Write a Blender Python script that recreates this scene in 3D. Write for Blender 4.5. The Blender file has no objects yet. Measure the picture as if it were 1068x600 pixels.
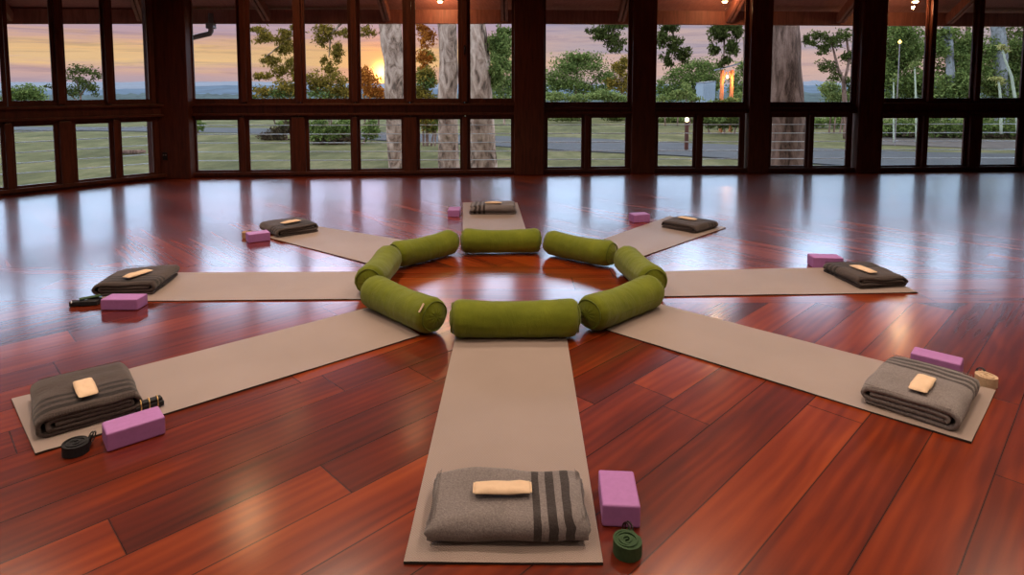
import bpy, bmesh, math, random
import numpy as np
from mathutils import Vector, noise as mnoise
R = math.radians
PI = math.pi
sc = bpy.context.scene
COL = sc.collection

# ------------------------------------------------------------------ camera
H, F, PITCH, HZ = 1.42, 650.0, R(4.5), 92.0
PV = HZ + F * math.tan(PITCH)
def ray(px, py):
    a = (px - 534.0) / F; b = -(py - PV) / F
    return Vector((a, math.cos(PITCH) + b * math.sin(PITCH), -math.sin(PITCH) + b * math.cos(PITCH)))
def gp(px, py, z=0.0):
    d = ray(px, py); t = (z - H) / d.z
    return Vector((d.x * t, d.y * t, z))
def at(px, py, D):
    d = ray(px, py); t = D / d.y
    return Vector((d.x * t, D, H + d.z * t))
cd = bpy.data.cameras.new('camera'); cam = bpy.data.objects.new('camera', cd); COL.objects.link(cam)
cam.location = (0, 0, H); cam.rotation_euler = (PI / 2 - PITCH, 0, 0)
cd.sensor_width = 36; cd.lens = 36 * F / 1068; cd.shift_y = -(300 - PV) / 1068
cd.clip_end = 2000; sc.camera = cam

vs = sc.view_settings
vs.view_transform = 'Standard'; vs.look = 'None'; vs.gamma = 1; vs.use_curve_mapping = False; vs.exposure = 0.0

# ------------------------------------------------------------------ object helpers
def setp(o, label=None, cat=None, group=None, kind=None):
    if label: o['label'] = label
    if cat: o['category'] = cat
    if group: o['group'] = group
    if kind: o['kind'] = kind
    return o
def thing(name, label, cat, loc=(0, 0, 0), rz=0, group=None):
    o = bpy.data.objects.new(name, None); COL.objects.link(o)
    o.location = loc; o.rotation_euler = (0, 0, rz); o.empty_display_size = .05
    return setp(o, label, cat, group)
class MB:
    def __init__(s): s.v = []; s.f = []; s.uv = None
    def add(s, vs_, fs):
        n = len(s.v); s.v.extend([tuple(p) for p in vs_]); s.f.extend([tuple(i + n for i in f) for f in fs]); return s
    def box(s, c, d, rz=0, rx=0, ry=0):
        x, y, z = d[0] / 2, d[1] / 2, d[2] / 2
        from mathutils import Euler
        m = Euler((rx, ry, rz)).to_matrix()
        pts = [m @ Vector(p) + Vector(c) for p in [(-x,-y,-z),(x,-y,-z),(x,y,-z),(-x,y,-z),(-x,-y,z),(x,-y,z),(x,y,z),(-x,y,z)]]
        return s.add(pts, [(0,3,2,1),(4,5,6,7),(0,1,5,4),(1,2,6,5),(2,3,7,6),(3,0,4,7)])
    def bar(s, a, b, w, h):                     # box from a to b, w horizontal, h vertical
        a = Vector(a); b = Vector(b); d = b - a
        if abs(d.x) < 1e-6 and abs(d.y) < 1e-6: side = Vector((1, 0, 0)); up = Vector((0, 1, 0))
        else: side = Vector((d.y, -d.x, 0)).normalized(); up = side.cross(d).normalized()
        pts = []
        for p in (a, b):
            for q in ((-1,-1),(1,-1),(1,1),(-1,1)): pts.append(p + side * q[0] * w / 2 + up * q[1] * h / 2)
        return s.add(pts, [(0,3,2,1),(4,5,6,7),(0,1,5,4),(1,2,6,5),(2,3,7,6),(3,0,4,7)])
    def tube(s, pts, rads, n=10, cap=True, nz=0.0, seed=0, nf=3.0):
        pts = [Vector(p) for p in pts]
        if not isinstance(rads, (list, tuple)): rads = [rads] * len(pts)
        rings = []; up = None
        for i, p in enumerate(pts):
            t = (pts[min(i + 1, len(pts) - 1)] - pts[max(i - 1, 0)]).normalized()
            if up is None: up = Vector((1, 0, 0)) if abs(t.x) < .8 else Vector((0, 1, 0))
            a = (up - t * up.dot(t)).normalized(); up = a; b = t.cross(a)
            ring = []
            for k in range(n):
                an = 2 * PI * k / n; dr = a * math.cos(an) + b * math.sin(an)
                r = rads[i]
                if nz: r *= 1 + nz * mnoise.noise(Vector((dr.x * nf, dr.y * nf, p.z * 1.3 + dr.z * nf)) + Vector((seed, seed * .7, 0)))
                ring.append(p + dr * r)
            rings.append(ring)
        fs = []
        for i in range(len(rings) - 1):
            for k in range(n): fs.append((i*n+k, i*n+(k+1)%n, (i+1)*n+(k+1)%n, (i+1)*n+k))
        if cap: fs += [tuple(range(n))[::-1], tuple((len(rings)-1)*n + k for k in range(n))]
        return s.add([p for r_ in rings for p in r_], fs)
    def build(s, name, mat, parent=None, smooth=False, bevel=0, sub=0, kind=None, seg=2):
        me = bpy.data.meshes.new(name); me.from_pydata([tuple(p) for p in s.v], [], s.f); me.update()
        if s.uv is not None:
            l = me.uv_layers.new(name='UVMap'); 
            for lp in me.loops: l.data[lp.index].uv = s.uv[lp.vertex_index]
        if mat: me.materials.append(mat)
        if smooth:
            me.polygons.foreach_set('use_smooth', [True] * len(me.polygons))
        o = bpy.data.objects.new(name, me); COL.objects.link(o)
        if parent: o.parent = parent
        if bevel:
            m = o.modifiers.new('bevel', 'BEVEL'); m.width = bevel; m.segments = seg; m.limit_method = 'ANGLE'
        if sub:
            m = o.modifiers.new('sub', 'SUBSURF'); m.levels = sub; m.render_levels = sub
        if kind: o['kind'] = kind
        return o
def copy_tree(o, parent=None):
    c = o.copy(); COL.objects.link(c); c.parent = parent
    for ch in list(o.children): copy_tree(ch, c)
    return c

# ------------------------------------------------------------------ material helpers
class N:
    def __init__(s, name):
        s.m = bpy.data.materials.new(name); s.m.use_nodes = True; s.t = s.m.node_tree; s.t.nodes.clear()
        s.out = s.n('ShaderNodeOutputMaterial')
    def n(s, ty, **kw):
        x = s.t.nodes.new(ty)
        for k, v in kw.items():
            if k.startswith('i_'): x.inputs[int(k[2:])].default_value = v
            else: setattr(x, k, v)
        return x
    def l(s, a, b): s.t.links.new(a, b)
    def put(s, sock, v):
        if hasattr(v, 'is_output'): s.l(v, sock)
        elif isinstance(v, tuple) and len(v) == 3 and sock.type == 'RGBA': sock.default_value = (*v, 1)
        else: sock.default_value = v
    def math(s, op, a, b=0.0, c=None):
        x = s.n('ShaderNodeMath', operation=op); s.put(x.inputs[0], a); s.put(x.inputs[1], b)
        if c is not None: s.put(x.inputs[2], c)
        return x.outputs[0]
    def mix(s, f, a, b, bt='MIX'):
        x = s.n('ShaderNodeMix', data_type='RGBA', blend_type=bt)
        s.put(x.inputs[0], f); s.put(x.inputs[6], a); s.put(x.inputs[7], b); return x.outputs[2]
    def coord(s, which='Object'): return s.n('ShaderNodeTexCoord').outputs[which]
    def sep(s, v):
        x = s.n('ShaderNodeSeparateXYZ'); s.l(v, x.inputs[0]); return x.outputs
    def comb(s, x_, y_, z_=0.0):
        x = s.n('ShaderNodeCombineXYZ'); s.put(x.inputs[0], x_); s.put(x.inputs[1], y_); s.put(x.inputs[2], z_); return x.outputs[0]
    def scale(s, v, sc_):
        x = s.n('ShaderNodeVectorMath', operation='MULTIPLY'); s.l(v, x.inputs[0]); x.inputs[1].default_value = sc_; return x.outputs[0]
    def noise(s, v, scale, detail=3, rough=.5, dist=0.0):
        x = s.n('ShaderNodeTexNoise'); s.l(v, x.inputs['Vector']); x.inputs['Scale'].default_value = scale
        x.inputs['Detail'].default_value = detail; x.inputs['Roughness'].default_value = rough; x.inputs['Distortion'].default_value = dist
        return x.outputs[0]
    def ramp(s, f, stops, interp='LINEAR'):
        x = s.n('ShaderNodeValToRGB'); s.l(f, x.inputs[0]); r = x.color_ramp; r.interpolation = interp
        while len(r.elements) > 1: r.elements.remove(r.elements[-1])
        for i, (p, c) in enumerate(stops):
            e = r.elements[0] if i == 0 else r.elements.new(p)
            e.position = p; e.color = (*c, 1) if len(c) == 3 else c
        return x.outputs[0]
    def bump(s, h, st=.3, dist=.01):
        x = s.n('ShaderNodeBump'); s.l(h, x.inputs['Height']); x.inputs['Strength'].default_value = st; x.inputs['Distance'].default_value = dist
        return x.outputs[0]
    def bsdf(s, col, rough=.6, spec=.5, normal=None, metal=0.0, coat=0.0, coat_r=.1, coat_ior=1.5, sheen=0.0, emis=None, es=0.0):
        b = s.n('ShaderNodeBsdfPrincipled'); s.put(b.inputs['Base Color'], col); s.put(b.inputs['Roughness'], rough)
        b.inputs['Specular IOR Level'].default_value = spec; b.inputs['Metallic'].default_value = metal
        b.inputs['Coat Weight'].default_value = coat; s.put(b.inputs['Coat Roughness'], coat_r); b.inputs['Coat IOR'].default_value = coat_ior
        b.inputs['Sheen Weight'].default_value = sheen
        if emis: b.inputs['Emission Color'].default_value = (*emis, 1); b.inputs['Emission Strength'].default_value = es
        if normal is not None: s.l(normal, b.inputs['Normal'])
        s.l(b.outputs[0], s.out.inputs[0]); return b

def mat_floor():
    g = N('timber_floor'); p = g.coord('Object'); X, Y, Z = g.sep(p)
    W = .226; s2 = math.sqrt(.5)
    # near field: boards at 45 degrees; middle band across; far field: the other diagonal
    c1 = g.math('MULTIPLY', g.math('SUBTRACT', X, Y), s2); u1 = g.math('MULTIPLY', g.math('ADD', X, Y), s2)
    near = g.math('LESS_THAN', Y, 4.03); far = g.math('GREATER_THAN', Y, 4.87)
    mid = g.math('SUBTRACT', 1.0, g.math('ADD', near, far))
    def sel(a, b, c): return g.math('ADD', g.math('MULTIPLY', near, a), g.math('ADD', g.math('MULTIPLY', far, b), g.math('MULTIPLY', mid, c)))
    c = sel(g.math('ADD', c1, .519 + 40 * W), g.math('ADD', u1, 40 * W + .05), g.math('ADD', g.math('SUBTRACT', Y, 4.03), 200.0 * .28))
    wd = g.math('ADD', W, g.math('MULTIPLY', mid, .28 - W))
    u = sel(u1, g.math('MULTIPLY', c1, -1.0), X)
    q = g.math('DIVIDE', c, wd); row = g.math('FLOOR', q); fr = g.math('SUBTRACT', q, row)
    wn = g.n('ShaderNodeTexWhiteNoise', noise_dimensions='2D'); g.l(g.comb(row, mid), wn.inputs['Vector'])
    L = 1.9
    q2 = g.math('ADD', g.math('DIVIDE', u, L), g.math('MULTIPLY', wn.outputs[0], 7.3)); seg = g.math('FLOOR', q2); fr2 = g.math('SUBTRACT', q2, seg)
    wn2 = g.n('ShaderNodeTexWhiteNoise', noise_dimensions='3D'); g.l(g.comb(row, seg, g.math('ADD', near, g.math('MULTIPLY', far, 2.0))), wn2.inputs['Vector'])
    rnd = wn2.outputs[0]
    e1 = g.math('MINIMUM', fr, g.math('SUBTRACT', 1.0, fr)); e2 = g.math('MULTIPLY', g.math('MINIMUM', fr2, g.math('SUBTRACT', 1.0, fr2)), L / W)
    edge = g.math('MINIMUM', e1, e2)
    seam = g.math('SUBTRACT', 1.0, g.math('SMOOTH_MIN', g.math('DIVIDE', edge, .020), 1.0, .1))
    gv = g.comb(g.math('MULTIPLY', u, 1.0), g.math('MULTIPLY', c, 7.0), g.math('MULTIPLY', rnd, 37.0))
    n1 = g.noise(gv, 1.3, 2, .5, .5)
    gv2 = g.comb(g.math('MULTIPLY', u, 3.0), g.math('MULTIPLY', c, 70.0), g.math('MULTIPLY', rnd, 37.0))
    n2 = g.noise(gv2, .9, 2, .5)
    gv3 = g.comb(g.math('MULTIPLY', u, .9), g.math('MULTIPLY', c, 4.0), g.math('MULTIPLY', rnd, 11.0))
    n3 = g.n('ShaderNodeTexWave', wave_type='BANDS', bands_direction='Y'); g.l(gv3, n3.inputs['Vector'])
    n3.inputs['Scale'].default_value = 1.6; n3.inputs['Distortion'].default_value = 7.0; n3.inputs['Detail'].default_value = 1.0; n3.inputs['Detail Scale'].default_value = .8
    f = g.math('ADD', g.math('MULTIPLY', n1, .62), g.math('ADD', g.math('ADD', .06, g.math('MULTIPLY', n2, .13)), g.math('MULTIPLY', n3.outputs[1], .09)))
    f = g.math('ADD', f, g.math('MULTIPLY', g.math('SUBTRACT', rnd, .5), .32))
    col = g.ramp(f, [(.15, (.05, .0045, .001)), (.42, (.13, .0125, .0008)), (.58, (.215, .026, .0016)), (.85, (.34, .056, .005))])
    col = g.mix(g.math('MULTIPLY', seam, .95), col, (.012, .003, .002))
    hgt = g.math('MULTIPLY', seam, -1.0)
    wav = g.noise(g.comb(g.math('MULTIPLY', u, .8), g.math('MULTIPLY', c, 5.0), rnd), 1.6, 2)
    nm = g.bump(hgt, .10, .0015)
    cr = g.math('ADD', .15, g.math('MULTIPLY', g.noise(p, 3.0, 3), .08))
    g.bsdf(col, .5, .12, nm, coat=1.0, coat_r=cr, coat_ior=1.68)
    return g.m
def mat_wood(name, dark, light, rough=.4, sx=1.0, spec=.4):
    g = N(name); p = g.coord('Object'); X, Y, Z = g.sep(p)
    h = g.math('ADD', g.math('ABSOLUTE', X), g.math('MULTIPLY', Y, .7))
    v = g.comb(g.math('MULTIPLY', h, 14.0 * sx), g.math('MULTIPLY', Y, 9.0 * sx), g.math('MULTIPLY', Z, 1.2))
    n = g.noise(v, 2.0, 4, .6, .6)
    g.bsdf(g.ramp(n, [(.3, dark), (.7, light)]), rough, spec, g.bump(n, .15, .004)); return g.m
def mat_plain(name, col, rough=.6, var=.15, sc_=8, bump=.0, spec=.4, metal=0, sheen=0.0, bs=None, dist=.003):
    g = N(name); p = g.coord('Object'); n = g.noise(p, sc_, 4, .6)
    lo = tuple(c * (1 - var) for c in col); hi = tuple(min(1, c * (1 + var)) for c in col)
    nm = g.bump(g.noise(p, bs or sc_ * 6, 3), bump, dist) if bump else None
    g.bsdf(g.ramp(n, [(.3, lo), (.7, hi)]), rough, spec, nm, metal=metal, sheen=sheen); return g.m
def mat_emit(name, col, st):
    g = N(name); e = g.n('ShaderNodeEmission'); e.inputs[0].default_value = (*col, 1); e.inputs[1].default_value = st
    g.l(e.outputs[0], g.out.inputs[0]); return g.m
def mat_glass():
    g = N('window_glass'); t = g.n('ShaderNodeBsdfTransparent'); t.inputs[0].default_value = (.97, .98, .97, 1)
    gl = g.n('ShaderNodeBsdfGlossy'); gl.inputs['Roughness'].default_value = .02
    fr = g.n('ShaderNodeFresnel'); fr.inputs[0].default_value = 1.45
    mx = g.n('ShaderNodeMixShader'); g.l(g.math('MULTIPLY', fr.outputs[0], .7), mx.inputs[0]); g.l(t.outputs[0], mx.inputs[1]); g.l(gl.outputs[0], mx.inputs[2])
    g.l(mx.outputs[0], g.out.inputs[0]); return g.m
def mat_leaf(name, a, b, c=None, tr=.35):
    g = N(name); geo = g.n('ShaderNodeNewGeometry')
    f = geo.outputs['Random Per Island']; stops = [(0, a), (.6, b)] + ([(1, c)] if c else [])
    col = g.ramp(f, stops)
    d = g.n('ShaderNodeBsdfDiffuse'); g.l(col, d.inputs[0]); t = g.n('ShaderNodeBsdfTranslucent'); g.l(col, t.inputs[0])
    mx = g.n('ShaderNodeMixShader'); mx.inputs[0].default_value = tr; g.l(d.outputs[0], mx.inputs[1]); g.l(t.outputs[0], mx.inputs[2])
    g.l(mx.outputs[0], g.out.inputs[0]); return g.m
def mat_mat():
    g = N('mat_foam'); p = g.coord('Object'); uv = g.coord('UV'); U, V, _ = g.sep(uv)
    w1 = g.math('SINE', g.math('MULTIPLY', U, 620.0)); w2 = g.math('SINE', g.math('MULTIPLY', V, 620.0))
    w = g.math('MULTIPLY', w1, w2)
    n = g.noise(p, 2.2, 3)
    c = g.ramp(n, [(.3, (.345, .265, .235)), (.7, (.395, .305, .275))])
    c = g.mix(g.math('MULTIPLY', g.math('ADD', w, 1.0), .17), c, (.20, .155, .13))
    g.bsdf(c, .5, .5, g.bump(w, .5, .002)); return g.m
def mat_blanket(name, a, b, stripe, sh=0.0):
    g = N(name); uv = g.coord('UV'); U, V, _ = g.sep(uv); p = g.coord('Object')
    n = g.noise(p, 170, 4, .75); n0 = g.noise(p, 9, 3)
    f = g.math('ADD', g.math('MULTIPLY', n, .8), g.math('MULTIPLY', n0, .2))
    c = g.ramp(f, [(.3, a), (.72, b)])
    sp = g.ramp(g.noise(p, 420, 2, .5), [(.64, (0, 0, 0)), (.7, (1, 1, 1))])
    c = g.mix(g.math('MULTIPLY', sp, .35), c, (.42, .34, .25))
    tot = None
    uu = g.math('ADD', U, g.math('MULTIPLY', n0, .008))
    for lo, hi in ((.045, .073), (.095, .124), (.146, .170)):
        m = g.math('MULTIPLY', g.math('GREATER_THAN', uu, lo), g.math('LESS_THAN', uu, hi))
        tot = m if tot is None else g.math('ADD', tot, m)
    c = g.mix(g.math('MULTIPLY', tot, .85), c, stripe)
    g.bsdf(c, .95, .1, g.bump(g.math('ADD', n, g.noise(p, 60, 3)), .6, .003), sheen=.25); return g.m
def mat_bolster():
    g = N('green_canvas'); p = g.coord('Object'); X, Y, Z = g.sep(p)
    n = g.noise(p, 5, 4, .6); w = g.noise(p, 260, 2)
    wr = g.noise(g.scale(p, (7, 2.5, 2.5)), 1.6, 4, .6, .8)
    c = g.ramp(n, [(.3, (.115, .142, .007)), (.7, (.18, .21, .012))])
    g.bsdf(c, .85, .2, g.bump(g.math('ADD', g.math('MULTIPLY', wr, 1.6), g.math('MULTIPLY', w, .25)), .55, .012), sheen=.15); return g.m
def mat_bark(name, a, b, c, sc_=2.0, st=.35):
    g = N(name); p = g.coord('Object')
    n = g.noise(g.scale(p, (1, 1, st * 1.6)), sc_ * 1.6, 5, .6, 1.2); n2 = g.noise(g.scale(p, (2.6, 2.6, .8)), sc_ * 3, 4, .7)
    col = g.ramp(n, [(.38, a), (.47, b), (.62, c)])
    g.bsdf(g.mix(.22, col, g.ramp(n2, [(.35, a), (.65, c)])), .9, .1, g.bump(n2, .8, .05)); return g.m
def mat_ground():
    g = N('lawn'); p = g.coord('Object')
    n = g.noise(p, .35, 5, .6); n2 = g.noise(g.scale(p, (1, .35, 1)), 2.5, 5, .7)
    f = g.math('ADD', g.math('MULTIPLY', n, .55), g.math('MULTIPLY', n2, .45))
    c = g.ramp(f, [(.38, (.080, .078, .032)), (.5, (.14, .132, .055)), (.62, (.235, .20, .10))])
    g.bsdf(c, .95, .05, g.bump(n2, .6, .1)); return g.m

M = dict(
    floor=mat_floor(), frame=mat_wood('dark_window_timber', (.050, .014, .008), (.12, .030, .016), .45),
    post=mat_wood('dark_post_timber', (.055, .015, .008), (.13, .033, .017), .42),
    rafter=mat_wood('rafter_timber', (.20, .06, .04), (.34, .11, .075), .6), soffit=mat_wood('soffit_boards', (.34, .12, .10), (.48, .18, .14), .6),
    ceil=mat_wood('ceiling_boards', (.06, .018, .008), (.10, .032, .014), .6),
    glass=mat_glass(), mat=mat_mat(), under=mat_plain('mat_underside', (.03, .022, .018), .8),
    bl1=mat_blanket('grey_brown_wool', (.11, .094, .096), (.31, .27, .27), (.018, .012, .012)),
    bl2=mat_blanket('dark_wool', (.035, .026, .026), (.11, .082, .076), (.010, .007, .007)),
    bolster=mat_bolster(), piping=mat_plain('green_piping', (.11, .14, .008), .8), tag=mat_plain('pale_tag', (.75, .55, .42), .7),
    block=mat_plain('lavender_foam', (.43, .18, .47), .55, .06, 40, .12, bs=300, dist=.001),
    pillow=mat_plain('cream_cotton', (.80, .58, .40), .85, .08, 12, .5, bs=70, dist=.004),
    strap_green=mat_plain('green_webbing', (.035, .075, .03), .8, .2, 60, .5), strap_black=mat_plain('black_webbing', (.012, .012, .016), .7, .2, 60, .5),
    strap_cream=mat_plain('cream_webbing', (.62, .45, .30), .8, .12, 60, .5), strap_tan=mat_plain('tan_webbing', (.50, .30, .16), .8, .12, 60, .5),
    brass=mat_plain('brass_ring', (.75, .5, .2), .3, .05, metal=1), black=mat_plain('black_plastic', (.012, .012, .012), .4),
    steel=mat_plain('wire_steel', (.85, .88, .92), .5, .05), alum=mat_plain('grey_metal', (.22, .17, .17), .5),
    bark=mat_bark('gum_bark', (.050, .028, .018), (.34, .205, .145), (.68, .47, .36)), bark2=mat_bark('rough_bark', (.05, .026, .018), (.17, .095, .07), (.32, .19, .145), 3.5, .12),
    bark3=mat_bark('grey_bark', (.11, .10, .095), (.22, .21, .21), (.33, .32, .32)),
    lawn=mat_ground(), road=mat_plain('gravel_road', (.060, .057, .060), .9, .2, 1.5, .3), deck=mat_wood('deck_boards', (.22, .16, .12), (.32, .25, .19), .7),
    hill1=mat_plain('hazy_forested_hill', (.05, .085, .13), .95, .45, .12), hill0=mat_plain('tree_line', (.04, .06, .055), .95, .5, .5), hill2=mat_plain('hazy_far_range', (.17, .18, .22), .95, .1, .02),  # forested hill and far range: blue-grey distance haze is put into the base colour
    mulch=mat_plain('mulch', (.12, .09, .075), .95, .35, 3, .4), wire_black=mat_plain('handle_metal', (.03, .02, .02), .35, metal=.5),
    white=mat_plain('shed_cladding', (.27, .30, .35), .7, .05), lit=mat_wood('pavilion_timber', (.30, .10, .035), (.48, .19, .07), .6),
    roofm=mat_plain('shed_roof', (.16, .14, .15), .6), stalk=mat_plain('pale_stem', (.42, .42, .30), .8),
    L_dark=mat_leaf('leaf_dark', (.035, .042, .012), (.09, .105, .028), (.16, .17, .05)),
    L_green=mat_leaf('leaf_green', (.06, .085, .024), (.16, .205, .055), (.29, .33, .10)),
    L_pale=mat_leaf('leaf_pale', (.11, .14, .045), (.22, .26, .08), (.35, .36, .12)),
    L_olive=mat_leaf('leaf_olive', (.09, .07, .015), (.24, .165, .03), (.42, .26, .05)),
    L_warm=mat_leaf('leaf_bronze', (.20, .06, .012), (.45, .14, .025), (.65, .25, .04)),
    L_yellow=mat_leaf('leaf_yellow', (.20, .20, .06), (.45, .42, .15), (.60, .50, .2)),
    L_brown=mat_leaf('leaf_brown', (.05, .03, .02), (.11, .075, .045), (.17, .13, .07)),
)
EMI = mat_emit('lamp_glow', (1.0, .62, .25), 30.0)

# ------------------------------------------------------------------ room shell
CZ = 3.8
P = [gp(165, 185.5), gp(550, 181.5), gp(670, 180), gp(789, 179.7), gp(903, 179.3), gp(1068, 178)]
G0 = gp(0, 203.5)
dA = (Vector(G0[:2]) - Vector(P[0][:2])).normalized()
PL = Vector((*(Vector(P[0][:2]) + dA * 6.2), 0))
dF = (Vector(P[5][:2]) - Vector(P[4][:2])).normalized()
PR = Vector((*(Vector(P[4][:2]) + dF * 4.6), 0))
P[0] = gp(181, 185.2)
chain = [PL, P[0], P[1], P[2], P[3], P[4], PR]
back = [Vector((PR.x + .6, -4.5, 0)), Vector((PL.x - .6, -4.5, 0))]
poly = chain + back
fl = MB(); n = len(poly)
fl.add(poly, [tuple(range(n))[::-1]]); fl.add([p - Vector((0, 0, .12)) for p in poly], [tuple(range(n))])
for i in range(n): fl.f.append((i, (i + 1) % n, n + (i + 1) % n, n + i))
fl.build('floor', M['floor'], kind='structure')
cl = MB(); cl.add([p + Vector((0, 0, CZ)) for p in poly], [tuple(range(n))]); cl.add([p + Vector((0, 0, CZ + .12)) for p in poly], [tuple(range(n))[::-1]])
cl.build('ceiling', M['ceil'], kind='structure')
for nm, a, b in (('wall_left', back[1], PL), ('wall_back', back[0], back[1]), ('wall_right', PR, back[0])):
    m = MB(); m.bar(a + Vector((0, 0, CZ / 2)), b + Vector((0, 0, CZ / 2)), .14, CZ); m.build(nm, M['ceil'], kind='structure')

def on_seg(a, b, px, py=113.0):
    """metres along a->b where the sight line through a photo column meets that wall"""
    d = ray(px, py); ax, ay = a.x, a.y; ex, ey = (b - a).normalized()[:2]
    # a + t e = s d
    det = ex * (-d.y) + ey * d.x
    t = ((-ax) * (-d.y) + (-ay) * d.x) / det
    return t
segs = [
 ('left', PL, P[0], [(-170,-112),(-100,-55),(-42,1.5),(7.5,54.5),(66,107.5),(117,155)], [(-190,-140),(-128,-85),(-70,-40),(-28,2.5),(13.5,58),(78,115.5),(125.5,160.5)], (1.235, .925)),
 ('front', P[0], P[1], [(200.5,249),(260.5,307.7),(317.5,364.5),(375,421.5),(432.5,479),(489.5,534.7)], [(204.5,250),(259.5,304),(321.5,367),(375,420),(437,481),(489.5,534)], (1.235, .93)),
 ('middle', P[1], P[2], [(568,656)], [(570,607.3),(615.5,653)], (1.175, .945)),
 ('center', P[2], P[3], [(683.5,777)], [(685,723.5),(731.5,771.5)], (1.17, .95)),
 ('far', P[3], P[4], [(802,889.5)], [(803,840.5),(847,883)], (1.17, .95)),
 ('right', P[4], PR, [(920,965),(973.5,1014),(1022.5,1067),(1078,1126)], [(917,957),(966,1005),(1022,1061),(1074,1118),(1128,1160)], (1.235, .93)),
]
wn = [0]
def sash(seg, t0, t1, o0, o1, z0, z1, oz0, oz1, th=.055, off=0.0):
    """one glazed sash: outer frame o0..o1 x oz0..oz1, glass t0..t1 x z0..z1"""
    a, b = seg; e = (b - a).normalized(); nrm = Vector((-e.y, e.x, 0)); wn[0] += 1
    q = lambda t, z, k: a + e * t + nrm * (k + off) + Vector((0, 0, z))
    m = MB()
    for (ta, tb, za, zb) in ((o0, t0, oz0, oz1), (t1, o1, oz0, oz1), (t0, t1, oz0, z0), (t0, t1, z1, oz1)):
        if tb - ta < .002 or zb - za < .002: continue
        pts = [q(t, z, k) for k in (-th / 2, th / 2) for t, z in ((ta, za), (tb, za), (tb, zb), (ta, zb))]
        m.add(pts, [(0,1,2,3),(7,6,5,4),(0,4,5,1),(1,5,6,2),(2,6,7,3),(3,7,4,0)])
    fr = m.build('window_%d' % wn[0], M['frame'], kind='structure')
    # inner bead around the glass
    bd = MB(); w = .018
    for (ta, tb, za, zb) in ((t0, t0 + w, z0, z1), (t1 - w, t1, z0, z1), (t0, t1, z0, z0 + w), (t0, t1, z1 - w, z1)):
        pts = [q(t, z, k) for k in (-th / 2 + .012, th / 2 - .012) for t, z in ((ta, za), (tb, za), (tb, zb), (ta, zb))]
        bd.add(pts, [(0,1,2,3),(7,6,5,4),(0,4,5,1),(1,5,6,2),(2,6,7,3),(3,7,4,0)])
    bd.build('glazing_bead', M['frame'], fr)
    gl = MB(); pts = [q(t, z, k) for k in (-.003, .003) for t, z in ((t0, z0), (t1, z0), (t1, z1), (t0, z1))]
    gl.add(pts, [(0,1,2,3),(7,6,5,4),(0,4,5,1),(1,5,6,2),(2,6,7,3),(3,7,4,0)])
    gl.build('window_pane', M['glass'], fr)
    return fr
TOPG = 3.25
for nm, a, b, ups, los, (zu, zl) in segs:
    e = (b - a).normalized(); L = (b - a).length; nrm = Vector((-e.y, e.x, 0))
    for row, py, z0, z1, oz0, oz1 in ((ups, 62, zu, TOPG, zu - .055, TOPG + .06), (los, 150, .095, zl, .045, zl + .05)):
        ts = [(on_seg(a, b, x0, py), on_seg(a, b, x1, py)) for x0, x1 in row]
        ts = [(t0, t1) for t0, t1 in ts if t0 > -.3 and t1 < L + .3]
        for i, (t0, t1) in enumerate(ts):
            o0 = (ts[i - 1][1] + t0) / 2 + .004 if i else t0 - .07
            o1 = (t1 + ts[i + 1][0]) / 2 - .004 if i < len(ts) - 1 else t1 + .07
            sash((a, b), t0, t1, max(o0, t0 - .14), min(o1, t1 + .14), z0, z1, oz0, oz1)
        # jambs filling any wide gaps
    m = MB()
    m.bar(a + Vector((0, 0, .02)), b + Vector((0, 0, .02)), .12, .06)             # bottom rail
    tz0, tz1 = zl + .05, zu - .055
    m.bar(a + Vector((0, 0, (tz0 + tz1) / 2)), b + Vector((0, 0, (tz0 + tz1) / 2)), .11, tz1 - tz0)    # transom
    m.bar(a + Vector((0, 0, (TOPG + .06 + CZ) / 2)), b + Vector((0, 0, (TOPG + .06 + CZ) / 2)), .12, CZ - TOPG - .06)
    wl = m.build('wall_' + nm, M['frame'], kind='structure', bevel=.006)
    if nm == 'left': wl.name = 'wall_front_left'
    # raised rail on the room side of the transom, like a sill
    s_ = MB(); c = -nrm * .075
    s_.bar(a + c + Vector((0, 0, zl + .075)), b + c + Vector((0, 0, zl + .075)), .045, .035)
    s_.bar(a + c + Vector((0, 0, zu - .08)), b + c + Vector((0, 0, zu - .08)), .045, .03)
    s_.bar(a + c + Vector((0, 0, .06)), b + c + Vector((0, 0, .06)), .04, .05)
    s_.build('baseboard_' + nm, M['frame'], wl, bevel=.004)
# posts at the corners of the glazed wall
def post(name, px0, px1, py, D, depth, rz=0.0):
    a = at(px0, py, D); b = at(px1, py, D); m = MB()
    m.box(((a.x + b.x) / 2, D, CZ / 2), (b.x - a.x, depth, CZ), rz)
    o = m.build(name, M['post'], kind='structure', bevel=.012); return o
wide = {}
for i, (x0, x1, Pk, dp) in enumerate(((157, 200.5, P[0], .26), (536, 567, P[1], .24), (658, 682.5, P[2], .22), (779, 801, P[3], .22), (892, 917.5, P[4], .24))):
    post('trim_%d' % (i + 1), x0, x1, 113, Pk.y - .04, dp)
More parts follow.
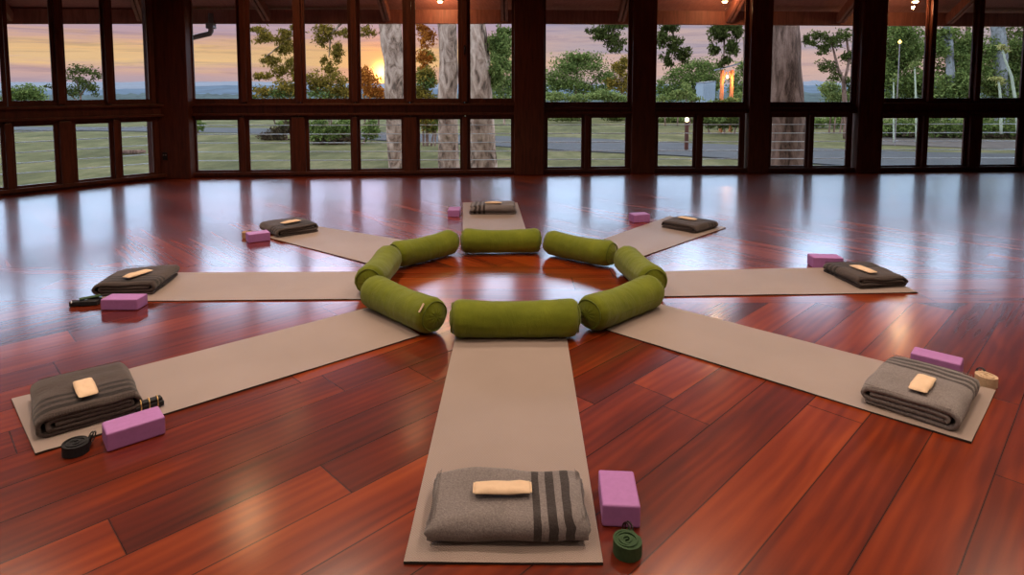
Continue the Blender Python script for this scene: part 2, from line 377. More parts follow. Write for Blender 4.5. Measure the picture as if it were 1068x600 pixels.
# narrow cover strips and mullions between the wide sash pairs
k = 6
def mull(nm, px, w, z0, z1, seg, py):
    global k
    a, b = seg; e = (b - a).normalized(); t = on_seg(a, b, px, py); nrm = Vector((-e.y, e.x, 0))
    m = MB(); p = a + e * t - nrm * .03
    m.box((p.x, p.y, (z0 + z1) / 2), (w, .10, z1 - z0), math.atan2(e.y, e.x)); m.build('trim_%d' % k, M['post'], kind='structure', bevel=.008); k += 1
sg = {s[0]: (s[1], s[2]) for s in segs}
for px in (-49, 60.5, 111.5): mull('', px, .085, 1.2, 3.3, sg['left'], 62)
for px in (-59, 67.5): mull('', px, .15, .03, .96, sg['left'], 150)
for px in (-34, 8, 120.5): mull('', px, .08, .03, .96, sg['left'], 150)
for px in (255, 312.5, 370, 427, 484.5): mull('', px, .085, 1.2, 3.3, sg['front'], 62)
for px in (312.8, 428.5): mull('', px, .21, .03, .96, sg['front'], 150)
for px in (254.7, 371, 485): mull('', px, .08, .03, .96, sg['front'], 150)
mull('', 611.5, .08, .03, .98, sg['middle'], 150); mull('', 727.5, .08, .03, .98, sg['center'], 150); mull('', 843.7, .07, .03, .98, sg['far'], 150)
for px in (969.5, 1018, 1072): mull('', px, .09, 1.2, 3.3, sg['right'], 62)
for px in (961.5, 1067): mull('', px, .08, .03, .96, sg['right'], 150)
mull('', 1013.5, .2, .03, .96, sg['right'], 150)
# lever handles on the sliding sashes
def handle(px, py, seg, lab):
    a, b = sg[seg]; e = (b - a).normalized(); nrm = Vector((-e.y, e.x, 0)); t = on_seg(a, b, px, py)
    p = a + e * t - nrm * .09; z = at(px, py, p.y).z
    h = thing('window_handle', lab, 'handle', (p.x, p.y, z), math.atan2(e.y, e.x), 'window handles')
    m = MB(); m.box((0, 0, 0), (.028, .012, .15)); m.build('backplate', M['wire_black'], h, bevel=.003)
    m = MB(); m.tube([(0, -.005, .04), (0, -.045, .04), (0, -.048, -.055)], .008, 8); m.build('lever', M['wire_black'], h, smooth=True)
handle(484.5, 52, 'front', 'dark metal handle on the window mullion between the two leaning tree trunks')
handle(969.5, 53, 'right', 'dark metal handle on the mullion in front of the green shrubbery on the right')
# power outlet low on the corner post
o = thing('wall_socket', 'small dark double power socket low on the wide left corner post', 'socket', at(172, 163, P[0].y - .185), 0)
m = MB(); m.box((0, 0, 0), (.075, .012, .12)); m.build('faceplate', M['black'], o, bevel=.003)
m = MB(); m.box((-.017, -.008, .02), (.02, .006, .02)); m.box((.017, -.008, .02), (.02, .006, .02)); m.build('rocker', M['alum'], o)

# ------------------------------------------------------------------ yoga things
def quad_mat(label, pts):
    c = sum(pts, Vector()) / 4; t = thing('yoga_mat', label, 'yoga mat', (c.x, c.y, 0), 0, 'yoga mats radiating from the bolster ring')
    # pts: outer-a, outer-b, inner-b, inner-a
    nu, nv = 48, 12; L = ((pts[0] - pts[3]).length + (pts[1] - pts[2]).length) / 2; W = (pts[0] - pts[1]).length
    top = MB(); th = .006; uv = []
    for i in range(nu + 1):
        for j in range(nv + 1):
            a = i / nu; b = j / nv
            # rounded corners
            p = (pts[0] * (1 - a) + pts[3] * a) * (1 - b) + (pts[1] * (1 - a) + pts[2] * a) * b
            z = th + .0035 * (1 + mnoise.noise(Vector((p.x * 3, p.y * 3, 1)))) * .5
            if a < .03: z += .004 * abs(b - .5)
            top.v.append((p.x - c.x, p.y - c.y, z)); uv.append((a * L, b * W))
    for i in range(nu):
        for j in range(nv):
            k0 = i * (nv + 1) + j; top.f.append((k0, k0 + nv + 1, k0 + nv + 2, k0 + 1))
    n = len(top.v)
    nrm = (Vector(top.v[nv + 1]) - Vector(top.v[0])).cross(Vector(top.v[1]) - Vector(top.v[0]))
    if nrm.z < 0: top.f = [f[::-1] for f in top.f]
    top.uv = uv
    o = top.build('mat_surface', M['mat'], t, smooth=True)
    rim = [i * (nv + 1) for i in range(nu + 1)] + [nu * (nv + 1) + j for j in range(1, nv + 1)] + [i * (nv + 1) + nv for i in range(nu - 1, -1, -1)] + [j for j in range(nv - 1, 0, -1)]
    e = MB(); R_ = [Vector(top.v[i]) for i in rim]
    e.v = [tuple(p) for p in R_] + [(p.x, p.y, 0.0005) for p in R_]; k_ = len(R_)
    e.f = [(i, (i + 1) % k_, k_ + (i + 1) % k_, k_ + i) for i in range(k_)] + [tuple(range(k_, 2 * k_))]
    e.build('mat_edge', M['under'], t)
    return t
def fixD(c):
    D = c[1]; y = HZ + H * F / D
    return (c[0], D * (1 - math.tan(PITCH) * (y - PV) / F))
def Q(*xy): return [gp(x, y) for x, y in xy]
quad_mat('beige textured yoga mat in the foreground running toward the camera', Q((421, 589), (629, 590), (589, 340), (478, 340)))
quad_mat('beige yoga mat reaching to the lower left under the brown folded blanket', Q((37, 475.5), (12, 418), (392, 320), (438, 351)))
quad_mat('beige yoga mat reaching to the lower right under the grey striped blanket', Q((1038.5, 409), (1013, 463.5), (632, 345), (676, 315)))
quad_mat('beige yoga mat running straight left from the ring beside the lilac block', Q((98, 315.5), (150, 285.5), (388, 284.2), (380, 313)))
quad_mat('beige yoga mat running straight right from the ring under the dark brown blanket', Q((957, 306), (902, 279), (680, 284.3), (688, 310.3)))
quad_mat('beige yoga mat reaching back left toward the grass-facing windows', Q((280, 248.7), (325, 235.8), (440, 254.2), (400, 280)))
quad_mat('beige yoga mat reaching back right toward the round green trees', Q((757, 238.2), (698, 226.2), (630, 250), (660, 272)))
quad_mat('short beige yoga mat at the back of the ring under the thin blanket', Q((482.8, 212), (539.5, 212), (551, 248), (482.5, 248)))

# bolsters
def bolster_mesh(L, r, seed, sag=.012):
    n, k_ = 72, 40; m = MB(); rnd = random.Random(seed)
    for i in range(n + 1):
        s = i / n * 2 - 1; x = s * L / 2
        # distance from the end cap controls the profile
        d = (1 - abs(s)) * L / 2; er = .062
        pr = 1.0 if d > er else math.sqrt(max(0, 1 - ((er - d) / er) ** 2.3)) * .5 + .5 if d > 0 else .5
        if i in (0, n): pr = .5
        pr *= 1 - .03 * math.cos(s * PI * .9)
        for j in range(k_):
            a = 2 * PI * j / k_
            nn = mnoise.noise(Vector((x * 7 + seed * 3.1, math.cos(a) * 1.4, math.sin(a) * 1.4)))
            n2 = mnoise.noise(Vector((x * 22 + seed, math.cos(a) * 2 + seed, math.sin(a) * 2)))
            gather = .02 * math.sin(a * 14 + seed + 2 * nn) * max(0, 1 - d / .13)
            rr = r * pr * (1 + .035 * nn + .018 * n2 + gather)
            y = rr * math.cos(a) * 1.03; z = rr * math.sin(a) + r * .95 + sag * (s * s - .4)
            z = z if z > .012 else .002 + .01 * math.exp((z - .012) / .02)
            m.v.append((x, y, z))
    for i in range(n):
        for j in range(k_): m.f.append((i*k_+j, (i+1)*k_+j, (i+1)*k_+(j+1)%k_, i*k_+(j+1)%k_))
    # end discs: concentric rings pulled in a little
    for side, base in ((-1, 0), (1, n * k_)):
        prev = [base + j for j in range(k_)]; c0 = Vector((side * L / 2, 0, r * .95 + sag * .6))
        for q, (fr, off) in enumerate(((.72, .008), (.4, .010))):
            st = len(m.v)
            for j in range(k_):
                v = Vector(m.v[base + j]); p = c0 + (v - c0) * fr; p.x = side * (L / 2 + off + .003 * math.sin(j * 1.9)); m.v.append(tuple(p))
            cur = [st + j for j in range(k_)]
            for j in range(k_):
                f = (prev[j], prev[(j + 1) % k_], cur[(j + 1) % k_], cur[j]); m.f.append(f if side < 0 else f[::-1])
            prev = cur
        st = len(m.v); m.v.append((side * (L / 2 + .008), 0, c0.z))
        for j in range(k_):
            f = (prev[j], prev[(j + 1) % k_], st); m.f.append(f if side < 0 else f[::-1])
    m.f = [f[::-1] for f in m.f]
    return m
bolsters = [
 ((469.5, 334), (605, 333), 'straight green bolster at the front of the ring above the foreground mat'),
 ((387, 304), (455, 333), 'green bolster at the front left of the ring with a pale tag at its end'),
 ((405, 271.5), (386, 294), 'short-looking wrinkled green bolster on the left side of the ring'),
 ((418, 266), (466, 254.5), 'green bolster at the back left of the ring'),
 ((480.5, 252.5), (564.5, 252), 'straight green bolster at the back of the ring by the thin blanket'),
 ((573, 254), (638, 266.5), 'green bolster at the back right of the ring'),
 ((654, 272), (680, 294), 'pale wrinkled green bolster on the right side of the ring'),
 ((612, 330.5), (682, 303.5), 'green bolster with a side seam at the front right of the ring'),
]
for i, (pa, pb, lab) in enumerate(bolsters):
    a = gp(*pa, z=.1); b = gp(*pb, z=.1); c = (a + b) / 2; d = b - a
    L = min(max(d.length, .64), .80); r = .104
    t = thing('bolster', lab, 'bolster', (c.x, c.y, .007), math.atan2(d.y, d.x), 'green bolsters in a ring')
    print('bolster', i, round(d.length, 3), [round(q, 2) for q in c[:2]])
    L -= .018
    bolster_mesh(L, r, i * 5.3 + 1).build('cover', M['bolster'], t, smooth=True)
    for s_ in (-1, 1):
        pts = []
        for j in range(41):
            an = 2 * PI * j / 40; x = s_ * (L / 2 - .006); rr = r * .80
            pts.append((x + .004 * math.sin(3 * an), rr * math.cos(an) * 1.03, max(rr * math.sin(an) + r * .95 + .007, .01)))
        m = MB(); m.tube(pts, .0042, 6, cap=False); m.build('piping', M['piping'], t, smooth=True)
    if i == 1:
        m = MB(); p = Vector((L / 2 - .035, -.045, r * 1.85))
        m.box((L/2 - .022, -.080, .172), (.012, .005, .055), 0, R(-38)); m.build('loop_tag', M['tag'], t, bevel=.001)
    if i == 7:
        m = MB(); m.tube([(x, -r * .99, r * .9) for x in np.linspace(-L * .42, L * .42, 24)], .0025, 6); m.build('zip_seam', M['piping'], t, smooth=True)

# blankets: one long strip of wool folded flat round and round, then laid as a pad
def blanket_mesh(w, l, h, seed, layers=5, messy=1.0):
    th = h / layers * .84; pitch = (h - th) / (layers - 1)
    path = []
    # alternate the layers, outermost wrap carries round the front end
    order = list(range(layers))
    zc = [th / 2 + pitch * q for q in order]
    # spiral: bottom -> top -> second lowest -> second top ...
    lo, hi = 0, layers - 1; seq = []
    while lo <= hi:
        seq.append(lo); 
        if lo != hi: seq.append(hi)
        lo += 1; hi -= 1
    seq = seq[::-1]                            # inside out
    x_in = 0
    side = 1 if len(seq) % 2 else -1
    for q, ly in enumerate(seq):
        inset = (len(seq) - 1 - q) * .006 * messy
        half = l / 2 - h / 2 * .8
        a = -side * (half - inset); b = side * (half - inset)
        nseg = 16
        for t_ in range(nseg + 1): path.append(Vector((a + (b - a) * t_ / nseg, zc[ly], 0)))
        if q < len(seq) - 1:
            z0, z1 = zc[ly], zc[seq[q + 1]]; rc = abs(z1 - z0) / 2; zm = (z0 + z1) / 2; sg_ = 1 if z1 > z0 else -1
            for t_ in range(1, 8):
                an = PI * t_ / 8
                path.append(Vector((b + side * math.sin(an) * min(rc * 1.0, h * .46), zm - sg_ * rc * math.cos(an), 0)))
        side = -side
    m = MB(); uv = []; nx = 26; npth = len(path)
    nor = []
    for i in range(npth):
        t_ = path[min(i + 1, npth - 1)] - path[max(i - 1, 0)]; t_.normalize(); nor.append(Vector((-t_.y, t_.x, 0)))
    ring = [path[i] + nor[i] * th / 2 for i in range(npth)] + [path[i] - nor[i] * th / 2 for i in range(npth - 1, -1, -1)]
    k_ = len(ring)
    def warp(x, y, z, sidx):
        q = Vector((x * 5 + seed, y * 5, seed * 1.7))
        dz = mnoise.noise(q) * .010 * messy * (z / h) + mnoise.noise(q * 2.6) * .004 * (z / h)
        dy = mnoise.noise(Vector((x * 6 + seed, z * 30, 5))) * .010 * messy
        edge = abs(x) / (w / 2)
        dx = mnoise.noise(Vector((y * 4, z * 34 + seed, 9))) * .022 * messy * (edge ** 3) * (1 if x > 0 else -1)
        dz -= .012 * (edge ** 6) * (z / h)
        dz -= .008 * max(0, abs(y) / (l / 2) - .6) * z / h
        return (x + dx, y + dy, max(.001, z + dz))
    for i in range(nx + 1):
        x = -w / 2 + w * i / nx
        if i == 0 or i == nx: shr = .86
        else: shr = 1
        for s_, p in enumerate(ring):
            pc = path[s_ if s_ < npth else 2 * npth - 1 - s_]
            y = pc.x + (p.x - pc.x) * shr; z = pc.y + (p.y - pc.y) * shr
            m.v.append(warp(x, y, z, s_)); uv.append((w / 2 - x, s_ / k_))
    for i in range(nx):
        for s_ in range(k_): m.f.append((i*k_+s_, (i+1)*k_+s_, (i+1)*k_+(s_+1)%k_, i*k_+(s_+1)%k_))
    for i0, fl_ in ((0, 0), (nx * k_, 1)):
        for s_ in range(npth - 1):
            f = (i0 + s_, i0 + s_ + 1, i0 + k_ - 2 - s_, i0 + k_ - 1 - s_); m.f.append(f if fl_ == 0 else f[::-1])
    m.uv = uv
    return m
def blanket(label, c, ang, w, l, h, mat, seed, layers=5, messy=1.0, z0=.010):
    c = fixD(c)
    t = thing('folded_blanket', label, 'blanket', (c[0], c[1], z0), R(ang), 'folded wool blankets')
    o = blanket_mesh(w, l, h, seed, layers, messy).build('wool_layers', M[mat], t, smooth=True)
    bm = bmesh.new(); bm.from_mesh(o.data); bmesh.ops.recalc_face_normals(bm, faces=bm.faces); bm.to_mesh(o.data); bm.free()
    # whip-stitched hem along both open ends of the uppermost layer
    for s_ in (-1, 1):
        m = MB()
        m.tube([(s_ * (w / 2 - .012), -l / 2 + .03 + (l - .06) * q / 20, h * .985 - .004) for q in range(21)], .0012, 4)
        k_ = int(l / .012)
        for q in range(k_):
            y = -l / 2 + .03 + (l - .06) * q / k_
            m.tube([(s_ * (w / 2 - .012), y, h * .985 - .004), (s_ * (w / 2 + .001), y + .002, h * .975 - .012), (s_ * (w / 2 - .001), y + .002, h * .86 - .01)], .0011, 4)
        m.build('hem_stitching', M[mat], t)
    return t
def eye_pillow(label, c, z, ang, L=.19, W=.066, seed=0):
    t = thing('eye_pillow', label, 'eye pillow', (c[0], c[1], z), R(ang), 'cream eye pillows on the blankets')
    m = MB(); nx, ny = 20, 10
    for sgn in (1, -1):
        for i in range(nx + 1):
            for j in range(ny + 1):
                a = i / nx * 2 - 1; b = j / ny * 2 - 1
                hh = (1 - a ** 6) * (1 - b ** 4) ; nn = mnoise.noise(Vector((a * 2.2 + seed, b * 1.7, seed)))
                pz = .0105 * hh * (1 + .55 * nn) + .001
                edge = 1 - .06 * (1 - hh)
                m.v.append((a * L / 2 * (1 - .05 * b * b) , b * W / 2 * (1 - .07 * a * a + .05 * nn), .011 + sgn * pz))
    n1 = (nx + 1) * (ny + 1)
    for i in range(nx):
        for j in range(ny):
            q = i * (ny + 1) + j
            m.f.append((q, q + ny + 1, q + ny + 2, q + 1)); m.f.append((n1 + q, n1 + q + 1, n1 + q + ny + 2, n1 + q + ny + 1))
    rim = [i * (ny + 1) for i in range(nx + 1)] + [nx * (ny + 1) + j for j in range(1, ny + 1)] + [i * (ny + 1) + ny for i in range(nx - 1, -1, -1)] + [j for j in range(ny - 1, 0, -1)]
    for a, b in zip(rim, rim[1:] + rim[:1]): m.f.append((b, a, n1 + a, n1 + b))
    m.build('filled_pouch', M['pillow'], t, smooth=True)
    for q in (-1, 1):
        s_ = MB(); s_.box((q * (L / 2 - .001), 0, .011), (.006, W * .8, .0025)); s_.build('sewn_edge', M['pillow'], t, bevel=.001)
    return t
BL = [ # label bits, centre, angle, w, l, h, mat, seed, layers, messy ; pillow centre px, angle
 ('speckled grey brown blanket with three dark stripes on the foreground mat', (-.013, 2.065), 0, .49, .31, .082, 'bl1', 3.1, 4, 1.4, (524, 511), 1, 'cream eye pillow on the foreground blanket'),
 ('dark brown folded blanket at lower left beside a lilac block and black strap', (-1.896, 2.776), -50, .43, .385, .095, 'bl2', 7.7, 5, 1.0, (89, 406), -48, 'tan eye pillow on the blanket at lower left'),
 ('grey blanket with dark stripes at lower right beside the cream rolled strap', (1.86, 2.845), 45, .47, .385, .09, 'bl1', 5.2, 4, .9, (962, 401.5), 45, 'cream eye pillow on the grey striped blanket at lower right'),
 ('dark folded blanket at the outer end of the straight left mat', (-2.67, 4.46), -82, .45, .42, .088, 'bl2', 9.4, 4, 1.2, (144, 286.5), 70, 'tan eye pillow on the blanket of the straight left mat'),
 ('dark brown folded blanket at the outer end of the straight right mat', (2.60, 4.61), 96, .42, .40, .080, 'bl2', 12.3, 4, 1.1, (900, 281.5), -75, 'peach eye pillow on the blanket of the straight right mat'),
 ('dark rumpled blanket at the outer end of the back left mat', (-2.21, 6.18), -47, .45, .44, .085, 'bl2', 15.9, 4, 1.3, (303.5, 232), 50, 'small tan eye pillow on the rumpled back left blanket'),
 ('dark folded blanket at the outer end of the back right mat', (1.80, 6.32), 41, .40, .42, .075, 'bl2', 19.6, 4, 1.1, (717, 228.5), -45, 'small tan eye pillow on the back right blanket'),
 ('dark striped blanket on the back mat farthest from the camera', (-.217, 7.10), 180, .50, .34, .10, 'bl1', 22.5, 4, 1.4, (514.5, 212.2), 0, 'small pale eye pillow on the farthest blanket'),
]
for lab, c, ang, w, l, h, mt, sd, ly, ms, pp, pang, plab in BL:
    blanket(lab, c, ang, w, l, h, mt, sd, ly, ms)
    q = gp(*pp, z=h + .018)
    eye_pillow(plab, (q.x, q.y), h + .015, pang, seed=sd, W=.066 if abs(pang) < 5 else .076)

def block(label, c, ang, L, W, h=.075):
    c = fixD(c)
    t = thing('yoga_block', label, 'yoga block', (c[0], c[1], .001), R(ang), 'lilac foam yoga blocks')
    m = MB(); m.box((0, 0, h / 2), (L, W, h)); m.build('foam_body', M['block'], t, bevel=.007, seg=3, smooth=False)
    return t
block('lilac foam block standing right of the foreground mat by the green strap', (.360, 2.105), 86, .19, .123)
block('lilac foam block in front of the brown blanket at lower left', (-1.541, 2.535), 41, .205, .12)
block('lilac foam block on the near side of the straight left mat', (-2.515, 4.035), 0, .235, .12, .072)
block('lilac foam block half hidden behind the grey blanket at lower right', (2.14, 3.135), -42, .21, .11, .078)
block('lilac foam block behind the blanket of the straight right mat', (2.50, 4.965), -4, .23, .13, .085)
block('lilac foam block left of the rumpled back left blanket', (-2.37, 5.80), 35, .19, .13, .08)
block('grey lilac foam block left of the back right blanket', (1.36, 6.64), 15, .19, .13, .085)
block('small lilac foam block left of the farthest mat', (-.645, 6.95), 90, .20, .13, .078)

def strap_roll(label, c, r, h, mat, buck='black', ang=0, turns=6, mat_z=0.0):
    c = fixD(c)
    t = thing('yoga_strap', label, 'yoga strap', (c[0], c[1], mat_z + .001), R(ang), 'cotton yoga straps')
    m = MB(); nseg = turns * 28; th = (r / turns) * .86; ins = []
    for i in range(nseg + 1):
        a = 2 * PI * i / 28; rr = .006 + (r - .006) * i / nseg
        for dr, z in ((-th / 2, 0), (th / 2, 0), (th / 2, h), (-th / 2, h)):
            zz = z if z == 0 else h - .003 * math.sin(a * .7)
            m.v.append(((rr + dr) * math.cos(a), (rr + dr) * math.sin(a), zz))
    for i in range(nseg):
        for q in range(4): m.f.append((i*4+q, i*4+(q+1)%4, i*4+4+(q+1)%4, i*4+4+q))
    m.f.append((0, 1, 2, 3)); m.f.append(tuple(nseg * 4 + q for q in (3, 2, 1, 0)))
    m.build('webbing_coil', M[mat], t)
    tl = MB(); tl.bar((r * .95, 0, h * .5), (r * .75, r * 1.0, h * .62), .003, h * .9); tl.build('webbing_tail', M[mat], t)
    for dz in (0, .009):
        b = MB(); cx, cy = r * .72 + dz, r * 1.05
        pts = [(cx + .004 * math.sin(q * PI / 6), cy + .020 * math.cos(q * PI / 6), h * .8 + .018 * math.sin(q * PI / 6)) for q in range(13)]
        b.tube(pts, .003, 6, cap=False); b.build('buckle_ring', M[buck], t, smooth=True)
    return t
strap_roll('dark green rolled strap in front of the foreground block', (.352, 1.905), .043, .042, 'strap_green', 'wire_black', 25)
strap_roll('black rolled strap on the floor at lower left by the mat corner', (-1.705, 2.43), .045, .04, 'strap_black', 'black', 10)
strap_roll('cream rolled strap with black buckle at lower right mat corner', (2.275, 2.985), .045, .045, 'strap_cream', 'black', 20)
strap_roll('tan rolled strap behind the back left block', (-2.53, 5.93), .045, .05, 'strap_tan', 'black', 40)
t = thing('yoga_strap', 'black strap loop with brass rings between the lower left blanket and block', 'yoga strap', (*gp(156, 428)[:2], .011), R(40), 'cotton yoga straps')
m = MB(); m.box((0, 0, .012), (.11, .04, .022)); m.box((.01, .004, .030), (.08, .036, .012), R(6)); m.build('webbing_folds', M['strap_black'], t, bevel=.004)
for q in range(3):
    b = MB(); b.tube([(-.035 + q * .032, .024 * math.cos(z * PI / 6) - .01, .026 + .024 * math.sin(z * PI / 6)) for z in range(13)], .0023, 6, cap=False); b.build('buckle_ring', M['brass'], t, smooth=True)
t = thing('yoga_strap', 'flat folded dark strap with green edge at the left mat end', 'yoga strap', (-2.80, 3.985, .001), R(32), 'cotton yoga straps')
m = MB(); m.box((0, 0, .016), (.17, .045, .03), R(-25)); m.box((.02, .03, .012), (.15, .045, .022), R(12)); m.build('webbing_folds', M['strap_black'], t, bevel=.004)
m = MB(); m.box((.03, .03, .040), (.12, .04, .008), R(10)); m.box((.03, .05, .030), (.10, .03, .008), R(-4)); m.build('green_band', M['strap_green'], t, bevel=.003)
b = MB(); b.tube([(-.07, .018 * math.cos(z * PI / 6), .034 + .006 * math.sin(z * PI / 6)) for z in range(13)], .0025, 6, cap=False); b.build('buckle_ring', M['steel'], t, smooth=True)

# ------------------------------------------------------------------ veranda
EL = [(-12.3, 7.45, 2.42), (-8.13, 9.9, 2.425), (-6.25, 11.0, 2.54), (0.0, 11.0, 2.54), (13.0, 11.75, 2.545)]
def eave_at(px):
    d = ray(px, 26)
    for a, b in zip(EL, EL[1:]):
        ex, ey = b[0] - a[0], b[1] - a[1]; det = ex * (-d.y) + ey * d.x; t_ = (a[0] * d.y - a[1] * d.x) / det
        if 0 <= t_ <= 1: return Vector(a).lerp(Vector(b), t_)
v = thing('veranda_roof', 'dark red timber veranda roof with rafters seen above the windows', 'roof', (0, 11, 0))
def vl(p): return Vector((p[0], p[1] - 11, p[2]))
m = MB()
for a, b in zip(EL, EL[1:]):
    m.bar(vl((a[0], a[1], a[2] + .12)), vl((b[0], b[1], b[2] + .12)), .09, .24)
m.build('eave_beam', M['rafter'], v)
inner = [(-11.0, 4.2, 3.35), (-7.4, 7.7, 3.3), (-5.55, 10.0, 3.2), (0.0, 10.15, 3.2), (13.0, 10.6, 3.25)]
m = MB()
for k_ in range(4):
    a, b, c, d = EL[k_], EL[k_ + 1], inner[k_ + 1], inner[k_]
    def out(e, q): 
        dv = Vector(e) - Vector(q); dv.z = 0; dv.normalize(); return Vector(e) + dv * .22 - Vector((0, 0, .10))
    pts = [vl(out(a, d)) + Vector((0, 0, .27)), vl(out(b, c)) + Vector((0, 0, .27)), vl(c) + Vector((0, 0, .27)), vl(d) + Vector((0, 0, .27))]
    top = [p + Vector((0, 0, .03)) for p in pts]
    m.add(pts + top, [(3, 2, 1, 0), (4, 5, 6, 7), (0, 1, 5, 4), (1, 2, 6, 5), (2, 3, 7, 6), (3, 0, 4, 7)])
m.build('soffit_lining', M['soffit'], v)
for px in (-150, 10, 147, 278, 402, 524, 645, 757, 872, 985, 1110):
    e_ = eave_at(px); c = Vector((e_.x, e_.y - .05, e_.z + .10)); sl = .62
    run = .78 if px > 160 else 1.1
    dx = -.25 * (px < 160)
    a = c; b = c + Vector((dx * run, -run, run * .58))
    if px < 160: b = c + Vector((.35 * run, -run * .9, run * .5))
    m = MB(); m.bar(vl(a), vl(b), .05, .15); m.bar(vl(a + Vector((.075, 0, 0.0))), vl(b + Vector((.075, 0, 0.0))), .05, .15); m.bar(vl(a + Vector((.0375, 0, .03))), vl(b + Vector((.0375, 0, .03))), .04, .08)
    m.build('rafter', M['rafter'], v)
# veranda deck
m = MB(); m.add([(-13, 5.0, -.17), (-6.3, 12.0, -.17), (13, 12.6, -.17), (13, 9.8, -.17), (-5.4, 9.6, -.17), (-9.9, 4.9, -.17)], [(0, 5, 4, 1), (1, 4, 3, 2)])
m.add([(-13, 5.0, -.27), (-6.3, 12.0, -.27), (13, 12.6, -.27), (13, 12.6, -.17), (-6.3, 12.0, -.17), (-13, 5.0, -.17)], [(0, 1, 4, 5), (1, 2, 3, 4)])
m.build('veranda_deck', M['deck'], kind='structure')
# wire balustrade
bal = thing('wire_balustrade', 'thin horizontal steel wires of the veranda railing behind the low windows', 'railing', (0, 11.7, -.17))
line = [(-10.9, 7.0), (-6.2, 11.72), (12.8, 12.3)]
for z in (.05, .215, .385, .55, .72):
    for a, b in zip(line, line[1:]):
        m = MB(); m.tube([(a[0], a[1] - 11.7, z + .17), (b[0], b[1] - 11.7, z + .17)], .0095, 6); m.build('wire', M['steel'], bal)
for a, b in zip(line, line[1:]):
    m = MB(); m.bar((a[0], a[1] - 11.7, .93 + .17), (b[0], b[1] - 11.7, .93 + .17), .09, .04); m.build('top_rail', M['frame'], bal)
for px, zz in ((-50, 0), (67, 0), (180, 0), (312.5, 0), (428, 0), (551, 0), (670, 0), (790, 0), (904, 0), (1014, 0)):
    d = ray(px, 150)
    for (a, b) in zip(line, line[1:]):
        ex, ey = b[0] - a[0], b[1] - a[1]; det = ex * (-d.y) + ey * d.x; t_ = (a[0] * d.y - a[1] * d.x) / det
        if 0 <= t_ <= 1:
            m = MB(); m.box((a[0] + ex * t_, a[1] + ey * t_ - 11.7, .55), (.06, .06, 1.1)); m.build('railing_post', M['frame'], bal)
# veranda downlights
for i, (px, lab) in enumerate(((459, 'small lit round lamp under the veranda roof above the two gum trunks'), (756, 'small lit round lamp under the veranda roof above the pavilion'), (955, 'small lit round lamp under the veranda roof above the right shrubbery'))):
    p = at(px, 1.5, 10.55)
    t = thing('veranda_light', lab, 'lamp', p, 0, 'veranda downlights')
    m = MB(); m.tube([(0, 0, .004), (0, 0, .12)], .055, 20); m.build('lamp_housing', M['black'], t, smooth=False)
    m = MB(); m.tube([(0, 0, -.022), (0, 0, .0)], [.032, .045], 20); m.build('lamp_bulb', EMI, t)
    ld = bpy.data.lights.new('veranda_lamp_light', 'POINT'); ld.energy = 13; ld.color = (1, .6, .3); ld.shadow_soft_size = .05
    lo = bpy.data.objects.new('veranda_lamp_light', ld); COL.objects.link(lo); lo.location = (0, 0, -.09); lo.parent = t
# rainwater pipe elbow
D = 10.95; t = thing('gutter_pipe', 'dark bent rainwater pipe hanging below the eave left of the tree', 'pipe', at(220, 30, D))
o0 = at(220, 30, D); pts = [at(220, 14, D) - o0, at(220, 33, D) - o0, at(219, 35, D) - o0, at(200, 39.5, D) - o0, at(180, 44, D) - o0]
m = MB(); m.tube(pts, .045, 10); m.build('pipe_bend', M['alum'], t, smooth=True)
m = MB(); m.box(at(220, 27, D) - o0, (.13, .13, .1)); m.build('pipe_collar', M['alum'], t, bevel=.01)

# ------------------------------------------------------------------ outdoors
GZ = -1.0
m = MB()
nx, ny = 70, 60
xs_ = np.linspace(-260, 260, nx + 1); ys_ = [8 + (i / ny) ** 2 * 240 for i in range(ny + 1)]
for y in ys_:
    for x in xs_: m.v.append((x, y, GZ + .06 * mnoise.noise(Vector((x * .1, y * .1, 0))) * min(1, (y - 8) / 20)))
for j in range(ny):
    for i in range(nx): q = j * (nx + 1) + i; m.f.append((q, q + 1, q + nx + 2, q + nx + 1))
m.build('ground', M['lawn'], smooth=True, kind='structure')
# road
topl = [(-60, 131), (0, 132), (100, 132.5), (200, 133), (300, 134), (400, 138), (500, 141.5), (600, 143.5), (700, 148.5), (800, 152), (870, 155), (960, 158.5), (1068, 160), (1250, 162)]
botl = [(-60, 134.5), (0, 135.5), (100, 136), (200, 137.5), (300, 140), (400, 146), (500, 151), (600, 157), (700, 161.5), (800, 167), (870, 171.5), (960, 176), (1068, 180), (1250, 190)]
m = MB()
for a, b in zip(topl, botl):
    p = gp(*a, z=GZ + .045); q = gp(*b, z=GZ + .045); m.v += [tuple(p), tuple(q)]
for i in range(len(topl) - 1): m.f.append((2*i, 2*i+1, 2*i+3, 2*i+2))
o = m.build('driveway', M['road'], kind='structure')
sol = o.modifiers.new('s', 'SOLIDIFY'); sol.thickness = .06; sol.offset = -1
